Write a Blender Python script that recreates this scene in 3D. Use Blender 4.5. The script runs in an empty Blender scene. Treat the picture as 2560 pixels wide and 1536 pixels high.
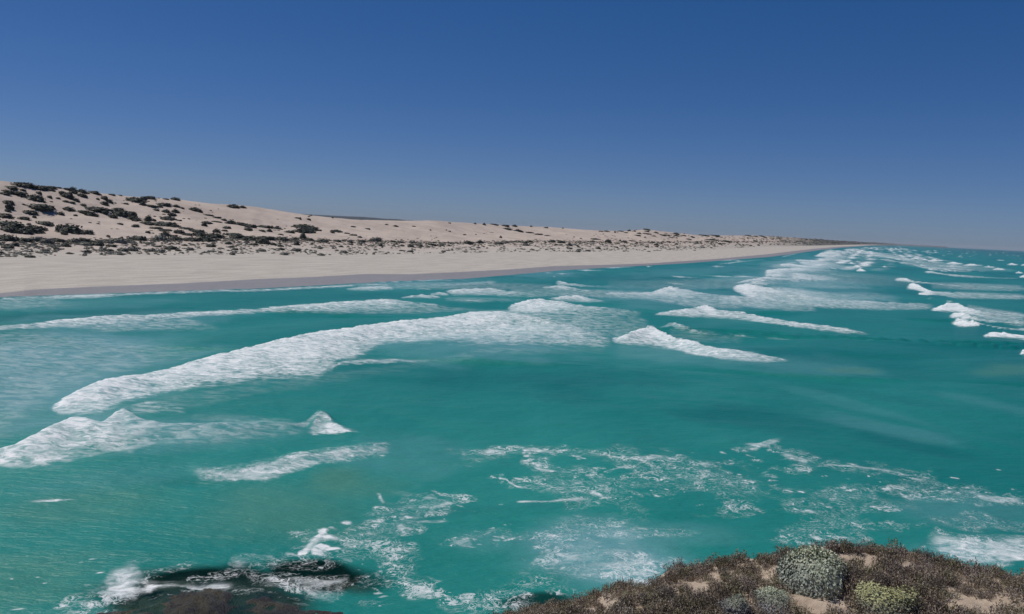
import bpy, bmesh, math, random
import numpy as np
from mathutils import Vector, Matrix
from mathutils.bvhtree import BVHTree

# ------------------------------------------------------------------ camera, sky, sun, exposure
S = bpy.context.scene
COL = S.collection
random.seed(7)
RNG = np.random.default_rng(11)

W, HH = 2560.0, 1536.0            # frame of the photograph
F = 2130.0                        # focal length in those pixels
EYE = np.array([0.0, 0.0, 20.0])  # lookout 20 m above the sea
ROLL = math.atan(0.0465)
PITCH = math.atan(201.3 / F)
FWD = np.array([0, math.cos(PITCH), -math.sin(PITCH)])
R0 = np.array([1.0, 0, 0]); U0 = np.cross(R0, FWD)
RIGHT = math.cos(ROLL) * R0 + math.sin(ROLL) * U0
UP = math.cos(ROLL) * U0 - math.sin(ROLL) * R0

cam_data = bpy.data.cameras.new('camera')
cam = bpy.data.objects.new('camera', cam_data); COL.objects.link(cam)
cam_data.sensor_fit = 'HORIZONTAL'; cam_data.sensor_width = 36.0
cam_data.lens = 36.0 * F / W
cam_data.clip_start = 0.1; cam_data.clip_end = 120000
M = Matrix.Identity(4)
for i in range(3):
    M[i][0] = RIGHT[i]; M[i][1] = UP[i]; M[i][2] = -FWD[i]; M[i][3] = EYE[i]
cam.matrix_world = M
S.camera = cam

SUN_EL, SUN_AZ = math.radians(58), math.radians(-72)   # azimuth from +Y, clockwise: to the left, a little ahead
sd = np.array([math.cos(SUN_EL) * math.sin(SUN_AZ), math.cos(SUN_EL) * math.cos(SUN_AZ), math.sin(SUN_EL)])
world = bpy.data.worlds.new('World'); S.world = world; world.use_nodes = True
nt = world.node_tree; nt.nodes.clear()
sky = nt.nodes.new('ShaderNodeTexSky'); sky.sky_type = 'NISHITA'; sky.sun_disc = False
sky.sun_elevation = SUN_EL; sky.sun_rotation = SUN_AZ
sky.altitude = 0; sky.air_density = 0.6; sky.dust_density = 0.3; sky.ozone_density = 1.5
hs = nt.nodes.new('ShaderNodeHueSaturation')
hs.inputs['Hue'].default_value = 0.5; hs.inputs['Saturation'].default_value = 1.4; hs.inputs['Value'].default_value = 1.0
bg = nt.nodes.new('ShaderNodeBackground'); bg.inputs['Strength'].default_value = 0.1
wo = nt.nodes.new('ShaderNodeOutputWorld')
nt.links.new(sky.outputs[0], hs.inputs['Color']); gm = nt.nodes.new('ShaderNodeGamma'); gm.inputs[1].default_value = 0.75
tint = nt.nodes.new('ShaderNodeMix'); tint.data_type = 'RGBA'; tint.blend_type = 'MULTIPLY'; tint.inputs[0].default_value = 1.0; tint.inputs[7].default_value = (0.525, 0.64, 0.93, 1)
nt.links.new(hs.outputs[0], gm.inputs[0]); nt.links.new(gm.outputs[0], tint.inputs[6]); nt.links.new(tint.outputs[2], bg.inputs['Color']); nt.links.new(bg.outputs[0], wo.inputs['Surface'])
sl = bpy.data.lights.new('sun', 'SUN'); sl.energy = 3.3; sl.angle = math.radians(0.53); sl.color = (1.0, 0.94, 0.85)
sun = bpy.data.objects.new('sun', sl); COL.objects.link(sun)
sun.rotation_euler = Vector(sd).to_track_quat('Z', 'Y').to_euler()
sun.location = (0, 0, 120)
S.view_settings.view_transform = 'Standard'; S.view_settings.look = 'None'
S.view_settings.exposure = 0.0; S.view_settings.gamma = 1.0; S.view_settings.use_curve_mapping = False

# ------------------------------------------------------------------ surveying helpers (bearing and depression <-> ground)
def ray(px, py):
    px = np.asarray(px, float); py = np.asarray(py, float)
    d = FWD[None] * F + RIGHT[None] * (px.reshape(-1, 1) - W / 2) - UP[None] * (py.reshape(-1, 1) - HH / 2)
    return d / np.linalg.norm(d, axis=1, keepdims=True)
def at_z(px, py, z=0.0):
    d = ray(px, py); t = (z - EYE[2]) / d[:, 2]
    return EYE[None] + d * t[:, None]
def at_y(px, py, Y):
    d = ray(px, py); t = np.asarray(Y, float) / d[:, 1]
    return EYE[None] + d * t[:, None]
def sight(P):
    d = P - EYE[None]; zc = d @ FWD
    zc = np.where(zc > 0.5, zc, 0.5)
    return W / 2 + F * (d @ RIGHT) / zc, HH / 2 - F * (d @ UP) / zc
def hor(px):                      # horizon row of a bearing
    return 626.0 - 0.0465 * (2560.0 - np.asarray(px, float))
ZO = {'A': (0, 700, 900 / 2473), 'B': (850, 700, 900 / 2473), 'C': (0, 1100, 900 / 2474), 'D': (850, 1050, 900 / 2474),
      'H': (1700, 850, 860 / 2474), 'R': (1800, 560, 760 / 2474), 'S1': (0, 420, 640 / 2474), 'S2': (640, 480, 640 / 2474),
      'S3': (1280, 520, 640 / 2474), 'Z5': (1240, 1300, 660 / 2474), 'Z6': (1900, 1300, 660 / 2474), 'N': (0, 0, 1.0), 'F': (0, 0, 2560 / 2473)}
def nx(k, x): return ZO[k][0] + x * ZO[k][2]
def ny(k, y): return ZO[k][1] + y * ZO[k][2]

# ------------------------------------------------------------------ noise
def _hash(ix, iy, seed):
    h = (ix.astype(np.int64) * 374761393 + iy.astype(np.int64) * 668265263 + seed * 2147483647) & 0xFFFFFFFF
    h = ((h ^ (h >> 13)) * 1274126177) & 0xFFFFFFFF
    h = (h ^ (h >> 16)) & 0xFFFF
    return h / 65535.0
def vnoise(x, y, seed=0):
    xi = np.floor(x); yi = np.floor(y); fx = x - xi; fy = y - yi
    fx = fx * fx * fx * (fx * (fx * 6 - 15) + 10); fy = fy * fy * fy * (fy * (fy * 6 - 15) + 10)
    a = _hash(xi, yi, seed); b = _hash(xi + 1, yi, seed); c = _hash(xi, yi + 1, seed); d = _hash(xi + 1, yi + 1, seed)
    return (a + (b - a) * fx) * (1 - fy) + (c + (d - c) * fx) * fy
def fbm(x, y, seed=0, oct=4, gain=0.5):
    s = np.zeros_like(x); a = 1.0; t = 0.0; c, sn = math.cos(0.6), math.sin(0.6)
    for i in range(oct):
        s += a * vnoise(x, y, seed + i * 17); t += a; a *= gain
        x, y = (x * c - y * sn) * 2.03 + 3.1, (x * sn + y * c) * 2.03 + 7.7
    return s / t
def sstep(a, b, x):
    t = np.clip((x - a) / (b - a), 0, 1); return t * t * (3 - 2 * t)

# ------------------------------------------------------------------ object helpers
def tag(o, label=None, cat=None, group=None, kind=None):
    if label: o['label'] = label
    if cat: o['category'] = cat
    if group: o['group'] = group
    if kind: o['kind'] = kind
    return o
def mesh_np(name, V, Fc, mat, smooth=True, attrs=None, parent=None, link=True):
    me = bpy.data.meshes.new(name)
    V = np.asarray(V, np.float32); Fc = np.asarray(Fc, np.int32)
    k = Fc.shape[1]
    me.vertices.add(len(V)); me.vertices.foreach_set('co', V.ravel())
    me.loops.add(Fc.size); me.loops.foreach_set('vertex_index', Fc.ravel())
    me.polygons.add(len(Fc))
    me.polygons.foreach_set('loop_start', np.arange(0, Fc.size, k, dtype=np.int32))
    me.polygons.foreach_set('loop_total', np.full(len(Fc), k, np.int32))
    me.polygons.foreach_set('use_smooth', np.full(len(Fc), smooth, bool))
    for n, a in (attrs or {}).items():
        at = me.attributes.new(n, 'FLOAT', 'POINT'); at.data.foreach_set('value', np.asarray(a, np.float32).ravel())
    me.materials.append(mat)
    me.update(calc_edges=True); me.validate()
    if not link: return me
    o = bpy.data.objects.new(name, me); COL.objects.link(o)
    if parent is not None: o.parent = parent
    return o
def grid_faces(nr, nc):
    i = np.arange(nr - 1)[:, None] * nc + np.arange(nc - 1)[None]
    return np.stack([i, i + 1, i + nc + 1, i + nc], -1).reshape(-1, 4)

class NT:
    """small node-tree writer"""
    def __init__(s, name):
        s.m = bpy.data.materials.new(name); s.m.use_nodes = True
        s.t = s.m.node_tree; s.t.nodes.clear()
        s.out = s.n('ShaderNodeOutputMaterial')
    def n(s, typ, **kw):
        nd = s.t.nodes.new(typ)
        for k, v in kw.items(): setattr(nd, k, v)
        return nd
    def l(s, a, b): s.t.links.new(a, b)
    def put(s, sock, v):
        if hasattr(v, 'is_output') or isinstance(v, bpy.types.NodeSocket): s.l(v, sock)
        else: sock.default_value = v
    def attr(s, name): return s.n('ShaderNodeAttribute', attribute_name=name).outputs['Fac']
    def math(s, op, a, b=0.0, clamp=False):
        nd = s.n('ShaderNodeMath', operation=op); nd.use_clamp = clamp
        s.put(nd.inputs[0], a); s.put(nd.inputs[1], b); return nd.outputs[0]
    def mix(s, f, a, b):
        nd = s.n('ShaderNodeMix', data_type='RGBA'); s.put(nd.inputs[0], f)
        s.put(nd.inputs[6], a if not isinstance(a, tuple) else (*a[:3], 1)); s.put(nd.inputs[7], b if not isinstance(b, tuple) else (*b[:3], 1))
        return nd.outputs[2]
    def ramp(s, v, lo, hi):
        nd = s.n('ShaderNodeMapRange', interpolation_type='SMOOTHSTEP')
        s.put(nd.inputs[0], v); s.put(nd.inputs[1], lo); s.put(nd.inputs[2], hi); return nd.outputs[0]
    def pos(s): return s.n('ShaderNodeNewGeometry').outputs['Position']
    def objco(s): return s.n('ShaderNodeTexCoord').outputs['Object']
    def scale(s, v, xyz):
        nd = s.n('ShaderNodeVectorMath', operation='MULTIPLY'); s.l(v, nd.inputs[0]); nd.inputs[1].default_value = xyz; return nd.outputs[0]
    def noise(s, v, scale, detail=4, rough=0.55, dist=0.0):
        nd = s.n('ShaderNodeTexNoise'); s.l(v, nd.inputs['Vector']); nd.inputs['Scale'].default_value = scale
        nd.inputs['Detail'].default_value = detail; nd.inputs['Roughness'].default_value = rough; nd.inputs['Distortion'].default_value = dist
        return nd.outputs['Fac']
    def bump(s, h, strength=0.5, dist=0.1, normal=None):
        nd = s.n('ShaderNodeBump'); s.put(nd.inputs['Strength'], strength); nd.inputs['Distance'].default_value = dist
        s.l(h, nd.inputs['Height'])
        if normal is not None: s.l(normal, nd.inputs['Normal'])
        return nd.outputs[0]
    def bsdf(s, color, rough=0.8, spec=0.3, normal=None, ior=1.45):
        b = s.n('ShaderNodeBsdfPrincipled')
        s.put(b.inputs['Base Color'], color if not isinstance(color, tuple) else (*color[:3], 1)); s.put(b.inputs['Roughness'], rough)
        s.put(b.inputs['Specular IOR Level'], spec); b.inputs['IOR'].default_value = ior
        if normal is not None: s.l(normal, b.inputs['Normal'])
        return b
    def done(s, sh): s.l(sh, s.out.inputs['Surface']); return s.m

# ------------------------------------------------------------------ materials
def mat_sand():
    t = NT('dune_sand'); p = t.pos()
    veg = t.attr('veg'); wet = t.attr('wet'); dune = t.attr('dune'); across = t.attr('across')
    n1 = t.noise(p, 0.035, 5); n2 = t.noise(p, 0.6, 4); n3 = t.noise(t.scale(p, (1, 1, 5)), 0.12, 5)
    cv = t.n('ShaderNodeCombineXYZ'); t.l(across, cv.inputs[0])
    sx = t.n('ShaderNodeSeparateXYZ'); t.l(p, sx.inputs[0])
    t.l(t.math('MULTIPLY', sx.outputs[1], 0.004), cv.inputs[1])
    lines = t.noise(cv.outputs[0], 14.0, 4, 0.6)
    dry = t.mix(t.ramp(lines, 0.3, 0.7), (0.42, 0.39, 0.345), (0.55, 0.51, 0.455))
    dn = t.mix(t.ramp(n1, 0.3, 0.7), (0.46, 0.385, 0.33), (0.56, 0.475, 0.41))
    dn = t.mix(t.math('MULTIPLY', t.ramp(n3, 0.5, 0.75), 0.5), dn, (0.36, 0.295, 0.25))
    c = t.mix(dune, dry, dn)
    c = t.mix(t.math('MULTIPLY', t.ramp(n2, 0.45, 0.8), 0.25), c, (0.36, 0.31, 0.27))
    wetn = t.math('ADD', wet, t.math('MULTIPLY', t.math('SUBTRACT', n2, 0.5), 0.25))
    wf = t.ramp(wetn, 0.28, 0.72)
    c = t.mix(wf, c, t.mix(n1, (0.265, 0.255, 0.258), (0.315, 0.30, 0.298)))
    c = t.mix(t.math('MULTIPLY', veg, t.ramp(n1, 0.25, 0.5)), c, (0.10, 0.10, 0.085))
    h = t.math('ADD', t.math('ADD', t.math('MULTIPLY', n2, 0.5), t.noise(p, 2.2, 3)), t.math('MULTIPLY', t.noise(t.scale(p, (1, .7, 1)), .16, 3), 3.0))
    r = t.math('SUBTRACT', 0.9, t.math('MULTIPLY', wf, 0.45))
    return t.done(t.bsdf(c, r, 0.25, t.bump(h, 0.5, 0.35)).outputs[0])

def mat_headland():
    t = NT('headland_sand'); p = t.pos()
    n1 = t.noise(p, 0.9, 6, 0.6); n2 = t.noise(p, 7.0, 6, 0.65); n3 = t.noise(p, 45, 3)
    c = t.mix(t.ramp(n1, 0.3, 0.7), (0.38, 0.305, 0.235), (0.56, 0.465, 0.37))
    c = t.mix(t.math('MULTIPLY', t.ramp(n2, 0.5, 0.7), 0.7), c, (0.33, 0.24, 0.175))
    c = t.mix(t.math('MULTIPLY', t.ramp(n3, 0.52, 0.7), 0.5), c, (0.24, 0.175, 0.13))
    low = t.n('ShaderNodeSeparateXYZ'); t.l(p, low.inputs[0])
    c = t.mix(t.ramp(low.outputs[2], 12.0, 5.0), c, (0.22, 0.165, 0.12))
    h = t.math('ADD', t.math('MULTIPLY', n2, 1.0), t.math('MULTIPLY', n3, 0.35))
    return t.done(t.bsdf(c, 0.92, 0.15, t.bump(h, 0.9, 0.06)).outputs[0])

def mat_leaf(name, a, b, tip=None, rough=0.6, spec=0.25, nscale=3.0):
    t = NT(name); oi = t.n('ShaderNodeObjectInfo'); co = t.objco()
    rnd = t.attr('leaf')
    c = t.mix(rnd, a, b)
    if tip: c = t.mix(t.ramp(t.attr('tip'), 0.45, 1.0), c, tip)
    v = t.math('ADD', 0.75, t.math('MULTIPLY', oi.outputs['Random'], 0.5))
    hv = t.n('ShaderNodeHueSaturation'); t.l(c, hv.inputs['Color']); t.l(v, hv.inputs['Value'])
    bs = t.bsdf(hv.outputs[0], rough, spec)
    return t.done(bs.outputs[0])

def mat_bark(name, c1, c2):
    t = NT(name); n = t.noise(t.objco(), 30, 4)
    return t.done(t.bsdf(t.mix(n, c1, c2), 0.85, 0.1).outputs[0])

def mat_reef():
    t = NT('reef_rock'); p = t.pos()
    n1 = t.noise(p, 0.35, 6, 0.6); n2 = t.noise(p, 2.2, 6, 0.65); n3 = t.noise(p, 11, 4)
    c = t.mix(t.ramp(n1, 0.35, 0.65), (0.016, 0.016, 0.017), (0.078, 0.069, 0.042))
    c = t.mix(t.ramp(n2, 0.48, 0.72), c, (0.014, 0.014, 0.018))
    c = t.mix(t.math('MULTIPLY', t.ramp(n3, 0.56, 0.72), 0.6), c, (0.095, 0.078, 0.045))
    red = t.attr('red')
    c = t.mix(t.math('MULTIPLY', red, t.ramp(n2, 0.35, 0.6)), c, (0.10, 0.04, 0.03))
    h = t.math('ADD', n2, t.math('MULTIPLY', n3, 0.4))
    return t.done(t.bsdf(c, 0.42, 0.4, t.bump(h, 1.0, 0.3)).outputs[0])

def mat_water():
    t = NT('sea_water'); p = t.pos()
    foam = t.attr('foam'); lace = t.attr('lace'); milk = t.attr('milk'); deep = t.attr('deep'); clear = t.attr('clear'); sand = t.attr('sand')
    # body colour: clear teal, milky with aerated water, sandy where the bottom is stirred up, deep offshore and in the painted swell bands
    big = t.noise(p, 0.02, 4); mid = t.noise(p, 0.11, 5, 0.6)
    tone = t.attr('tone')
    tn = t.math('ADD', t.math('MULTIPLY', tone, 0.8), t.math('MULTIPLY', t.ramp(big, 0.3, 0.7), 0.3), True)
    c = t.mix(tn, (0.002, 0.168, 0.152), (0.030, 0.285, 0.245))
    c = t.mix(deep, c, (0.001, 0.088, 0.098))
    mk = t.math('ADD', milk, t.math('MULTIPLY', t.math('SUBTRACT', mid, 0.5), t.math('MULTIPLY', milk, 1.2)), True)
    c = t.mix(mk, c, (0.13, 0.345, 0.365))
    c = t.mix(sand, c, (0.085, 0.26, 0.19))
    # foam: solid churned cover, and thin lace strung between cells
    f1 = t.noise(t.scale(p, (0.75, 1.2, 1)), 1.05, 7, 0.70, 0.9); f2 = t.noise(p, 0.32, 4, 0.6)
    f3 = t.noise(t.scale(p, (1, 0.55, 1)), 0.07, 3, 0.6)
    fn = t.math('ADD', t.math('ADD', t.math('MULTIPLY', f1, 0.62), t.math('MULTIPLY', f2, 0.22)), t.math('MULTIPLY', f3, 0.16))
    th = t.math('SUBTRACT', 0.78, t.math('MULTIPLY', foam, 0.37))
    sol = t.ramp(t.math('SUBTRACT', fn, th), -0.13, 0.12)
    sol = t.math('MULTIPLY', sol, t.ramp(foam, 0.02, 0.15))
    pw = t.noise(p, 0.45, 3, 0.6)
    cw = t.n('ShaderNodeCombineXYZ'); t.l(t.math('MULTIPLY', pw, 3.0), cw.inputs[0]); t.l(t.math('MULTIPLY', t.noise(p, 0.5, 3, 0.6), -3.0), cw.inputs[1])
    ad = t.n('ShaderNodeVectorMath', operation='ADD'); t.l(p, ad.inputs[0]); t.l(cw.outputs[0], ad.inputs[1]); pq = ad.outputs[0]
    w1 = t.noise(pq, 0.8, 5, 0.6, 0.6); w2 = t.noise(pq, 2.1, 5, 0.6, 0.5)
    r1 = t.math('ABSOLUTE', t.math('SUBTRACT', w1, 0.5)); r2 = t.math('MULTIPLY', t.math('ABSOLUTE', t.math('SUBTRACT', w2, 0.5)), 1.2)
    rr = t.math('MINIMUM', r1, r2)
    patch = t.noise(p, 0.30, 5, 0.65, 0.8)
    la = t.math('ADD', t.math('MULTIPLY', lace, 1.15), t.math('MULTIPLY', t.math('SUBTRACT', patch, 0.58), 6.0))
    wid = t.math('MULTIPLY', t.math('MAXIMUM', la, 0.0), 0.026)
    lc = t.math('MULTIPLY', t.ramp(t.math('SUBTRACT', wid, rr), -0.020, 0.016), t.ramp(lace, 0.03, 0.3))
    lc = t.math('MULTIPLY', lc, t.math('ADD', 0.35, t.math('MULTIPLY', f1, 0.8)), True)
    vs = t.noise(t.scale(p, (0.8, 1.3, 1)), 0.55, 6, 0.7, 0.6)
    veil = t.math('MULTIPLY', t.math('MULTIPLY', t.ramp(foam, 0.05, 0.75), t.ramp(vs, 0.40, 0.66)), 0.75)
    fo = t.math('MAXIMUM', t.math('MAXIMUM', sol, veil), lc)
    # wind ripples
    ch = t.math('ADD', t.noise(t.scale(p, (0.5, 1.6, 1)), 0.55, 6, 0.62), t.math('MULTIPLY', t.noise(t.scale(p, (.7, 1.3, 1)), 0.14, 3), 1.6))
    ch = t.math('ADD', ch, t.math('MULTIPLY', t.noise(t.scale(p, (0.5, 1.6, 1)), 1.9, 4, 0.65), 0.35))
    nb = t.bump(ch, 0.9, 0.38)
    wb = t.bsdf(c, 0.28, 0.26, nb, 1.333)
    tr = t.n('ShaderNodeBsdfTransparent'); tr.inputs[0].default_value = (0.66, 0.84, 0.84, 1)
    ws = t.n('ShaderNodeMixShader'); t.l(t.math('MULTIPLY', t.ramp(clear, 0.15, 0.75), 0.93), ws.inputs[0]); t.l(wb.outputs[0], ws.inputs[1]); t.l(tr.outputs[0], ws.inputs[2])
    fc = t.mix(t.ramp(f1, 0.35, 0.7), (0.70, 0.77, 0.79), (0.90, 0.92, 0.93))
    fh = t.math('ADD', t.math('MULTIPLY', fn, 1.0), t.math('MULTIPLY', t.noise(p, 4.0, 4, 0.6), 0.3))
    fb = t.bsdf(fc, 0.9, 0.1, t.bump(fh, 0.6, 0.4))
    ms = t.n('ShaderNodeMixShader'); t.l(fo, ms.inputs[0]); t.l(ws.outputs[0], ms.inputs[1]); t.l(fb.outputs[0], ms.inputs[2])
    return t.done(ms.outputs[0])

def mat_hill():
    t = NT('far_hill'); n = t.noise(t.pos(), 0.004, 5)
    return t.done(t.bsdf(t.mix(n, (0.03, 0.045, 0.05), (0.06, 0.07, 0.075)), 0.9, 0.1).outputs[0])

M_SAND, M_HEAD, M_REEF, M_WATER, M_HILL = mat_sand(), mat_headland(), mat_reef(), mat_water(), mat_hill()
M_DUNE = mat_leaf('dune_scrub', (0.030, 0.036, 0.030), (0.080, 0.088, 0.066))
M_FORE = mat_leaf('foredune_scrub', (0.11, 0.112, 0.097), (0.225, 0.22, 0.185))
M_HEATH = [mat_leaf('heath_brown', (0.150, 0.122, 0.095), (0.38, 0.31, 0.24)),
           mat_leaf('heath_olive', (0.145, 0.132, 0.088), (0.36, 0.325, 0.22)),
           mat_leaf('heath_purple', (0.155, 0.130, 0.112), (0.35, 0.30, 0.26))]
M_SALT = mat_leaf('saltbush_grey_green', (0.15, 0.170, 0.145), (0.42, 0.45, 0.385), (0.46, 0.50, 0.37))
M_YELL = mat_leaf('yellow_green_leaf', (0.13, 0.13, 0.105), (0.27, 0.27, 0.21), (0.37, 0.375, 0.20))
M_GREY = mat_leaf('dusky_grey_leaf', (0.10, 0.10, 0.108), (0.25, 0.25, 0.26), (0.24, 0.26, 0.20))
M_TWIG = mat_bark('twig_bark', (0.10, 0.075, 0.06), (0.20, 0.16, 0.13))

# ------------------------------------------------------------------ dunes and beach
def curve(pts, x, k=1):
    p = np.array(pts, float); return np.interp(x, p[:, 0], p[:, 1])
def smooth1(a, n):
    if n < 1: return a
    k = np.hanning(2 * n + 3)[1:-1]; k /= k.sum()
    return np.convolve(np.pad(a, n, mode='edge'), k, 'valid')
rowW = [(-900, 812), (-400, 768), (0, 744), (320, 733), (640, 722), (880, 709), (1030, 702), (1160, 697), (1280, 687), (1400, 676), (1540, 668), (1720, 658), (1823, 650), (1920, 643), (1990, 634), (2046, 626), (2107, 619.5), (2181, 614.5), (2270, 614.3), (2368, 617.8)]
rowD = [(-900, 790), (-400, 752), (0, 733), (90, 723), (259, 715), (466, 707), (640, 697), (795, 691), (912, 684), (1028, 685), (1157, 679), (1280, 672.7), (1383, 665), (1513, 662), (1616, 659), (1797, 647), (1920, 635.5), (1990, 627), (2046, 621), (2107, 616.5), (2181, 613.2), (2270, 614), (2368, 617.6)]
rowV = [(-900, 640), (-400, 640), (0, 642), (160, 641), (320, 637), (640, 636), (847, 638), (1002, 635), (1157, 633), (1280, 630), (1539, 630), (1668, 628), (1797, 623), (1920, 617), (2046, 614.5), (2107, 612.8), (2181, 611.7), (2270, 613.3), (2368, 617.4)]
rowC = [(-900, 575), (-400, 590), (0, 599), (130, 604), (260, 602), (390, 599), (520, 597), (640, 596), (795, 601), (950, 604), (1028, 607), (1157, 608), (1280, 605), (1409, 604), (1539, 607), (1668, 607), (1797, 604), (1920, 605), (2046, 605.5), (2107, 607.5), (2181, 609.5), (2270, 612.5), (2368, 617.2)]
rowS = [(-900, 400), (-400, 428), (0, 450), (52, 457), (155, 470), (233, 480), (336, 492), (440, 496), (517, 506), (640, 515.5), (718, 529), (774, 538), (873, 548), (950, 550.5), (1080, 551), (1183, 558), (1280, 564), (1383, 568.5), (1487, 576), (1564, 577.5), (1616, 573.5), (1694, 582.5), (1745, 588.5), (1849, 589), (1877, 588.5), (1953, 592.5), (2046, 598.5), (2107, 603.2), (2184, 607), (2261, 611.3), (2368, 616.9)]
xs = np.concatenate([np.arange(-900, -40, 20.0), np.arange(-40, 2290, 3.0), np.arange(2290, 2369, 6.0)])
hx = hor(xs)
yW, yD, yV, yC, yS = (smooth1(curve(r, xs), 5) for r in (rowW, rowD, rowV, rowC, rowS))
# far end: keep a steady depth there
def dep(y, z): return np.clip((EYE[2] - z) * F / np.maximum(y - hx, 2.0), 20, 16000)
YW = dep(yW, 0.0); YW = np.maximum.accumulate(YW)
YD = np.maximum(dep(yD, 0.7), YW * 1.035)
YV = np.maximum(dep(yV, 3.5), YD * 1.12)
YC = YV * np.interp(xs, [-900, 0, 640, 1280, 1900, 2368], [1.14, 1.16, 1.20, 1.30, 1.22, 1.10])
YS = YC * np.interp(xs, [-900, 0, 640, 1280, 1900, 2368], [1.42, 1.45, 1.45, 1.40, 1.35, 1.2])
YS = smooth1(YS, 30); YC = smooth1(YC, 12)
P_W, P_D, P_V, P_C, P_S = at_y(xs, yW, YW), at_y(xs, yD, YD), at_y(xs, yV, YV), at_y(xs, yC, YC), at_y(xs, yS, YS)
P_W[:, 2] = 0.0
yM = 0.5 * (yC + yS) + 3.0 * np.sin(xs / 90.0) * np.clip((yC - yS) / 100, 0, 1); YM = YC + (YS - YC) * 0.55
P_M = at_y(xs, yM, YM)
P_U = P_W.copy(); P_U[:, :2] += (P_W - P_D)[:, :2] / np.maximum(np.linalg.norm((P_W - P_D)[:, :2], axis=1, keepdims=True), 1e-6) * np.minimum(60, 0.12 * YW)[:, None]; P_U[:, 2] = -2.5
P_B1 = P_S.copy(); P_B1[:, :2] *= 1.25; P_B1[:, 2] = P_S[:, 2] * 0.78 - 0.03 * 0
P_B2 = P_S.copy(); P_B2[:, :2] *= 2.2; P_B2[:, 2] = 6.0
P_B3 = P_S.copy(); P_B3[:, :2] *= 6.0; P_B3[:, 2] = 3.0
rows = [P_U, P_W, P_D, P_V, P_C, P_M, P_S, P_B1, P_B2, P_B3]
nsub = [3, 8, 24, 18, 26, 26, 10, 6, 4]
G = []; T = []
for i, n in enumerate(nsub):
    for j in range(n):
        a = j / n; G.append(rows[i] * (1 - a) + rows[i + 1] * a); T.append(i + a)
G.append(rows[-1]); T.append(len(nsub)); T = np.array(T); G = np.array(G)         # (nt, nx, 3)
# round the corners between the traced lines
Z = G[:, :, 2].copy()
for _ in range(3):
    Z[1:-1] = 0.25 * Z[:-2] + 0.5 * Z[1:-1] + 0.25 * Z[2:]
wgt = sstep(1.6, 2.4, T) * (1 - 0.6 * np.exp(-((T - 6.0) / 0.08) ** 2))
G[:, :, 2] = np.where((T[:, None] > 2.2), Z, G[:, :, 2])
gx, gy = G[:, :, 0], G[:, :, 1]
amp = np.interp(T, [0, 2, 2.9, 3.3, 4, 5, 5.7, 6, 6.3, 9], [0, 0, 0.12, 1.4, 1.7, 2.8, 1.6, 0.7, 1.5, 2.0])[:, None]
n_big = fbm(gx / 38, gy / 52, 3, 4) - 0.5
n_sm = fbm(gx / 9 + 40, gy / 12, 9, 3) - 0.5
ridge = 1 - np.abs(2 * vnoise(gx / 22 + gy / 60, gy / 34 - gx / 70, 5) - 1)
G[:, :, 2] += amp * (1.5 * n_big + 0.7 * n_sm + 0.5 * (ridge - 0.5)) * np.clip(YW[None] / 600, 0.75, 1.6)
nr, nc = G.shape[:2]
wetv = np.interp(T, [0, 1.0, 1.85, 2.05, 9], [1, 1, 0.80, 0.12, 0.0])[:, None] * np.ones((1, nc))
dunev = np.interp(T, [0, 3.0, 3.9, 9], [0, 0.0, 1, 1])[:, None] * np.ones((1, nc))
acr = np.interp(T, [0, 1, 2, 3, 4, 9], [0, 0.2, 0.5, 3.0, 4, 9])[:, None] * np.ones((1, nc))
vegv = np.interp(T, [0, 2.9, 3.1, 9], [0, 0, 1, 1])[:, None] * sstep(1880, 2090, xs)[None]
vegv = np.maximum(vegv, (T > 0.9)[:, None] * sstep(2150, 2230, xs)[None])
DV = G.reshape(-1, 3); DF = grid_faces(nr, nc)
dunes = mesh_np('sand_dunes', DV, DF, M_SAND, True, {'wet': wetv, 'dune': dunev, 'across': acr, 'veg': vegv})
tag(dunes, kind='structure')
DB = BVHTree.FromPolygons([Vector(v) for v in DV.tolist()], DF.tolist())

# low blue hill far inland
hxs = np.arange(640, 1100, 6.0)
hy = hor(hxs) - 6.2 + 2.0 * sstep(900, 1060, hxs) * 1.6 + 1.2 * (vnoise(hxs / 30, hxs * 0, 4) - 0.5)
hp = at_y(hxs, hy, np.full_like(hxs, 9000.0)); hb = hp.copy(); hb[:, 2] = 0; hb[:, 1] -= 900
hk = hp.copy(); hk[:, 1] += 2500; hk[:, 2] = 0
HVt = np.concatenate([hb, hb * 0.4 + hp * 0.6, hp, hk])
o = mesh_np('hills', HVt, grid_faces(4, len(hxs)), M_HILL); tag(o, kind='structure')

# ------------------------------------------------------------------ the sea
inner = np.radians(np.arange(-33.5, 33.5, 0.055))
outer_l = np.radians(np.linspace(-180, -33.5, 90)[:-1]); outer_r = np.radians(np.linspace(33.5, 180, 90))
bear = np.concatenate([outer_l, inner, outer_r])
dp = np.concatenate([np.linspace(70, 27, 14)[:-1], np.arange(27, 3.0, -0.058), np.arange(3.0, 0.2, -0.034), np.array([0.17, 0.13, 0.1, 0.08, 0.065, 0.052])])
rad = EYE[2] / np.tan(np.radians(dp))
B_, R_ = np.meshgrid(bear, rad)
SX, SY = (R_ * np.sin(B_)).ravel(), (R_ * np.cos(B_)).ravel()
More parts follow.
